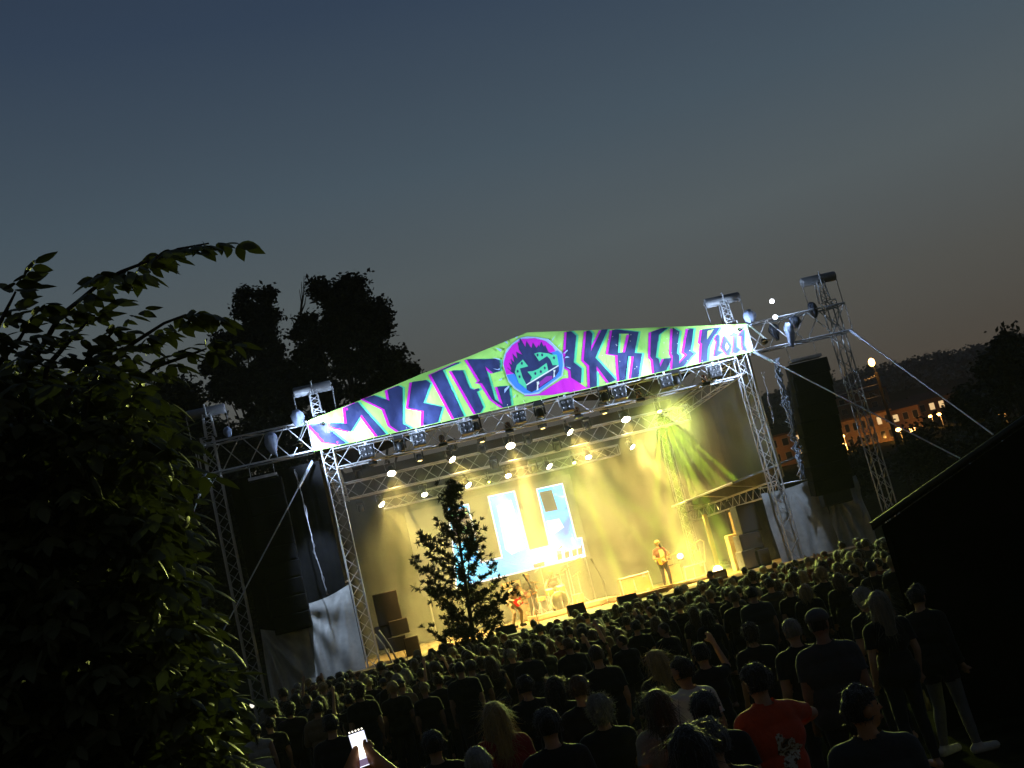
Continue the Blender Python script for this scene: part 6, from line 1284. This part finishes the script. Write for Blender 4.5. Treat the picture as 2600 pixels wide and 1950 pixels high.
# more near heads at the lower edge
near = [((1100, 1890), 0, 'dark head low between phone and red top', BLK), ((1085, 1885), 0, None, BLK), ((1214, 1938), 2, 'grey cropped head cut by the bottom edge below the red top', GREY), ((1800, 1880), 1, 'dark head with a pale glint left of the orange-red T-shirt', (.08, .08, .08)), ((1750, 1900), 5, 'dark long hair at the bottom edge below the pale grey top', BLK), ((1790, 1800), 0, 'black-clad head between white T-shirt and orange-red T-shirt', BLK), ((1780, 1660), 11, 'dark man right of the white T-shirt', BLK), ((1905, 1608), 10, 'round curly-haired head in the right half of the crowd', (.04, .03, .02)),
        ((2010, 1600), 2, 'grey-cropped man left of the man in the flat cap', (.2, .19, .17)), ((1390, 1840), 0, 'black-clad head at lower centre left of the grey curly head', BLK), ((840, 1840), 1, 'dark head at lower left above the phone', BLK), ((735, 1800), 10, 'dark curly head near the leafy tree', BLK), ((2230, 1530), 5, 'pale-outlined long hair near the marquee corner', (.2, .17, .13)), ((2190, 1520), 10, 'grey bushy head near the marquee corner', GREY)]
for px, k, lab, hc in near:
    if lab is None: continue
    place(PM[k][1], px, random.uniform(-.3, .3), cols(hair=hc, shirt=(.015, .014, .015), cap=(.03, .03, .03)), lab, random.uniform(.97, 1.05))
# ---- the packed crowd
def front_edge(x): return -9.2-.05*(x+7)
lm = [(0, 'below the silver left tarpaulins'), (930, 'below the left speaker stack'), (1090, 'before the young pine'), (1270, 'below the drum kit'), (1480, 'below the brown flight case'), (1640, 'below the hatted guitarist'), (1790, 'below the right speaker stack'), (1960, 'below the right silver tarpaulins'), (2130, 'beside the marquee')]
HC_ = [((.015, .011, .008), 'black'), ((.045, .026, .013), 'brown'), ((.11, .065, .03), 'light brown'), ((.36, .26, .12), 'blond'), ((.26, .25, .23), 'grey'), ((.16, .05, .02), 'auburn')]
SC_ = [((.008, .008, .009), 'black'), ((.018, .018, .02), 'charcoal'), ((.015, .02, .035), 'navy'), ((.05, .048, .046), 'grey'), ((.12, .02, .02), 'dark red'), ((.05, .06, .03), 'olive'), ((.45, .43, .40), 'white'), ((.20, .15, .09), 'tan')]
rg = random.Random(17); cnt = {}; people = []
y = -9.0; row = 0
while y > -33.5 and len(people) < 300:
    depth = y-CAMP[1]; dx_ = .60+.012*(-9-y)
    x = -9.4+rg.uniform(0, .5)
    while x < 12:
        xx = x+rg.uniform(-.16, .16); yy = y+rg.uniform(-.28, .28); u, v, dd = proj((xx, yy, 1.65)); x += dx_*rg.uniform(.85, 1.35)
        lim_r = 2275-max(0, (v-1450))*.25 if v > 1450 else 2275
        if u < 640 or u > lim_r or v > 1990 or v < 0: continue
        if math.hypot(xx+4.83, yy+9) < .45: continue
        if any(math.hypot(xx-a, yy-b) < r+.22 for a, b, r in taken): continue
        taken.append((xx, yy, .16)); people.append((xx, yy, u, v, dd))
    y -= .70+.012*row; row += 1
made = []
for xx, yy, u, v, dd in people:
    k = rg.choices(range(len(PM)), [4, 3, 2.5, 1.5, 1.2, 2.5, 2, 2, 2, 1.5, 1.5, .6, .8, 3, 2.5, 2.5, .35, 2, 1.2, 1.5, .5])[0]; nm, M = PM[k]; hc, hn = rg.choices(HC_, [5, 5, 2.5, 1.6, 1, .7])[0]; sc, sn = rg.choices(SC_, [10, 4, 2.5, 1.6, .8, .8, .35, .4])[0]
    s = rg.gauss(1.0, .035) if k in (0, 1, 2, 3, 4, 10, 11, 12) else rg.gauss(.955, .03); sk = 1+rg.uniform(-.25, .12)
    zone = [t for a, t in lm if u >= a][-1]; dep = 'foremost rows' if dd > 29.5 else 'front rows' if dd > 25.5 else 'middle rows' if dd > 20.5 else 'rear rows' if dd > 14.5 else 'nearest rows'
    hd_ = {'capped': 'spectator in cap', 'shaven': 'shaven-headed spectator'}.get(nm, f'spectator, {nm} {hn} hair')
    lab = f'{hd_}, {sn} top, {dep} {zone}'; cnt.setdefault(lab, []).append(u)
    made.append((lab, u, make_person(M, (xx, yy, 0), rg.gauss(.12*(-xx/6), .22), dict(skin=tuple(c*sk for c in LSK), hair=hc, shirt=sc, trousers=(.02, .022, .03), cap=rg.choice([(.02, .02, .02), (.10, .02, .02), (.05, .06, .09)])), lab, 'crowd before the stage', s))); made[-1][2].scale.x *= rg.uniform(.95, 1.08)
for lab, us in cnt.items():
    if len(us) > 1:
        alike = sorted([m_ for m_ in made if m_[0] == lab], key=lambda m_: m_[1]); nms = {2: ['left', 'right'], 3: ['left', 'middle', 'right'], 4: ['leftmost', 'inner left', 'inner right', 'rightmost']}.get(len(alike))
        if nms:
            for w_, m_ in zip(nms, alike): m_[2]['label'] = f'{w_} {lab}'
print('crowd', len(people), 'labels', len(cnt), 'objects', len(bpy.data.objects))

# ================================================================== evening air over the whole place
hz_ = MB().box((130, 262, 44), (1160, 730, 93)).build('haze', None)
m = bpy.data.materials.new('evening_air'); m.use_nodes = True; t = m.node_tree; t.nodes.clear()
out = N(t, 'ShaderNodeOutputMaterial'); pv = N(t, 'ShaderNodeVolumePrincipled'); pv.inputs['Color'].default_value = (.9, .92, .95, 1); pv.inputs['Density'].default_value = .00045
t.links.new(pv.outputs[0], out.inputs['Volume']); hz_.data.materials.append(m); tag(hz_, 'thin evening haze that fades the far hillside', 'haze', kind='stuff')
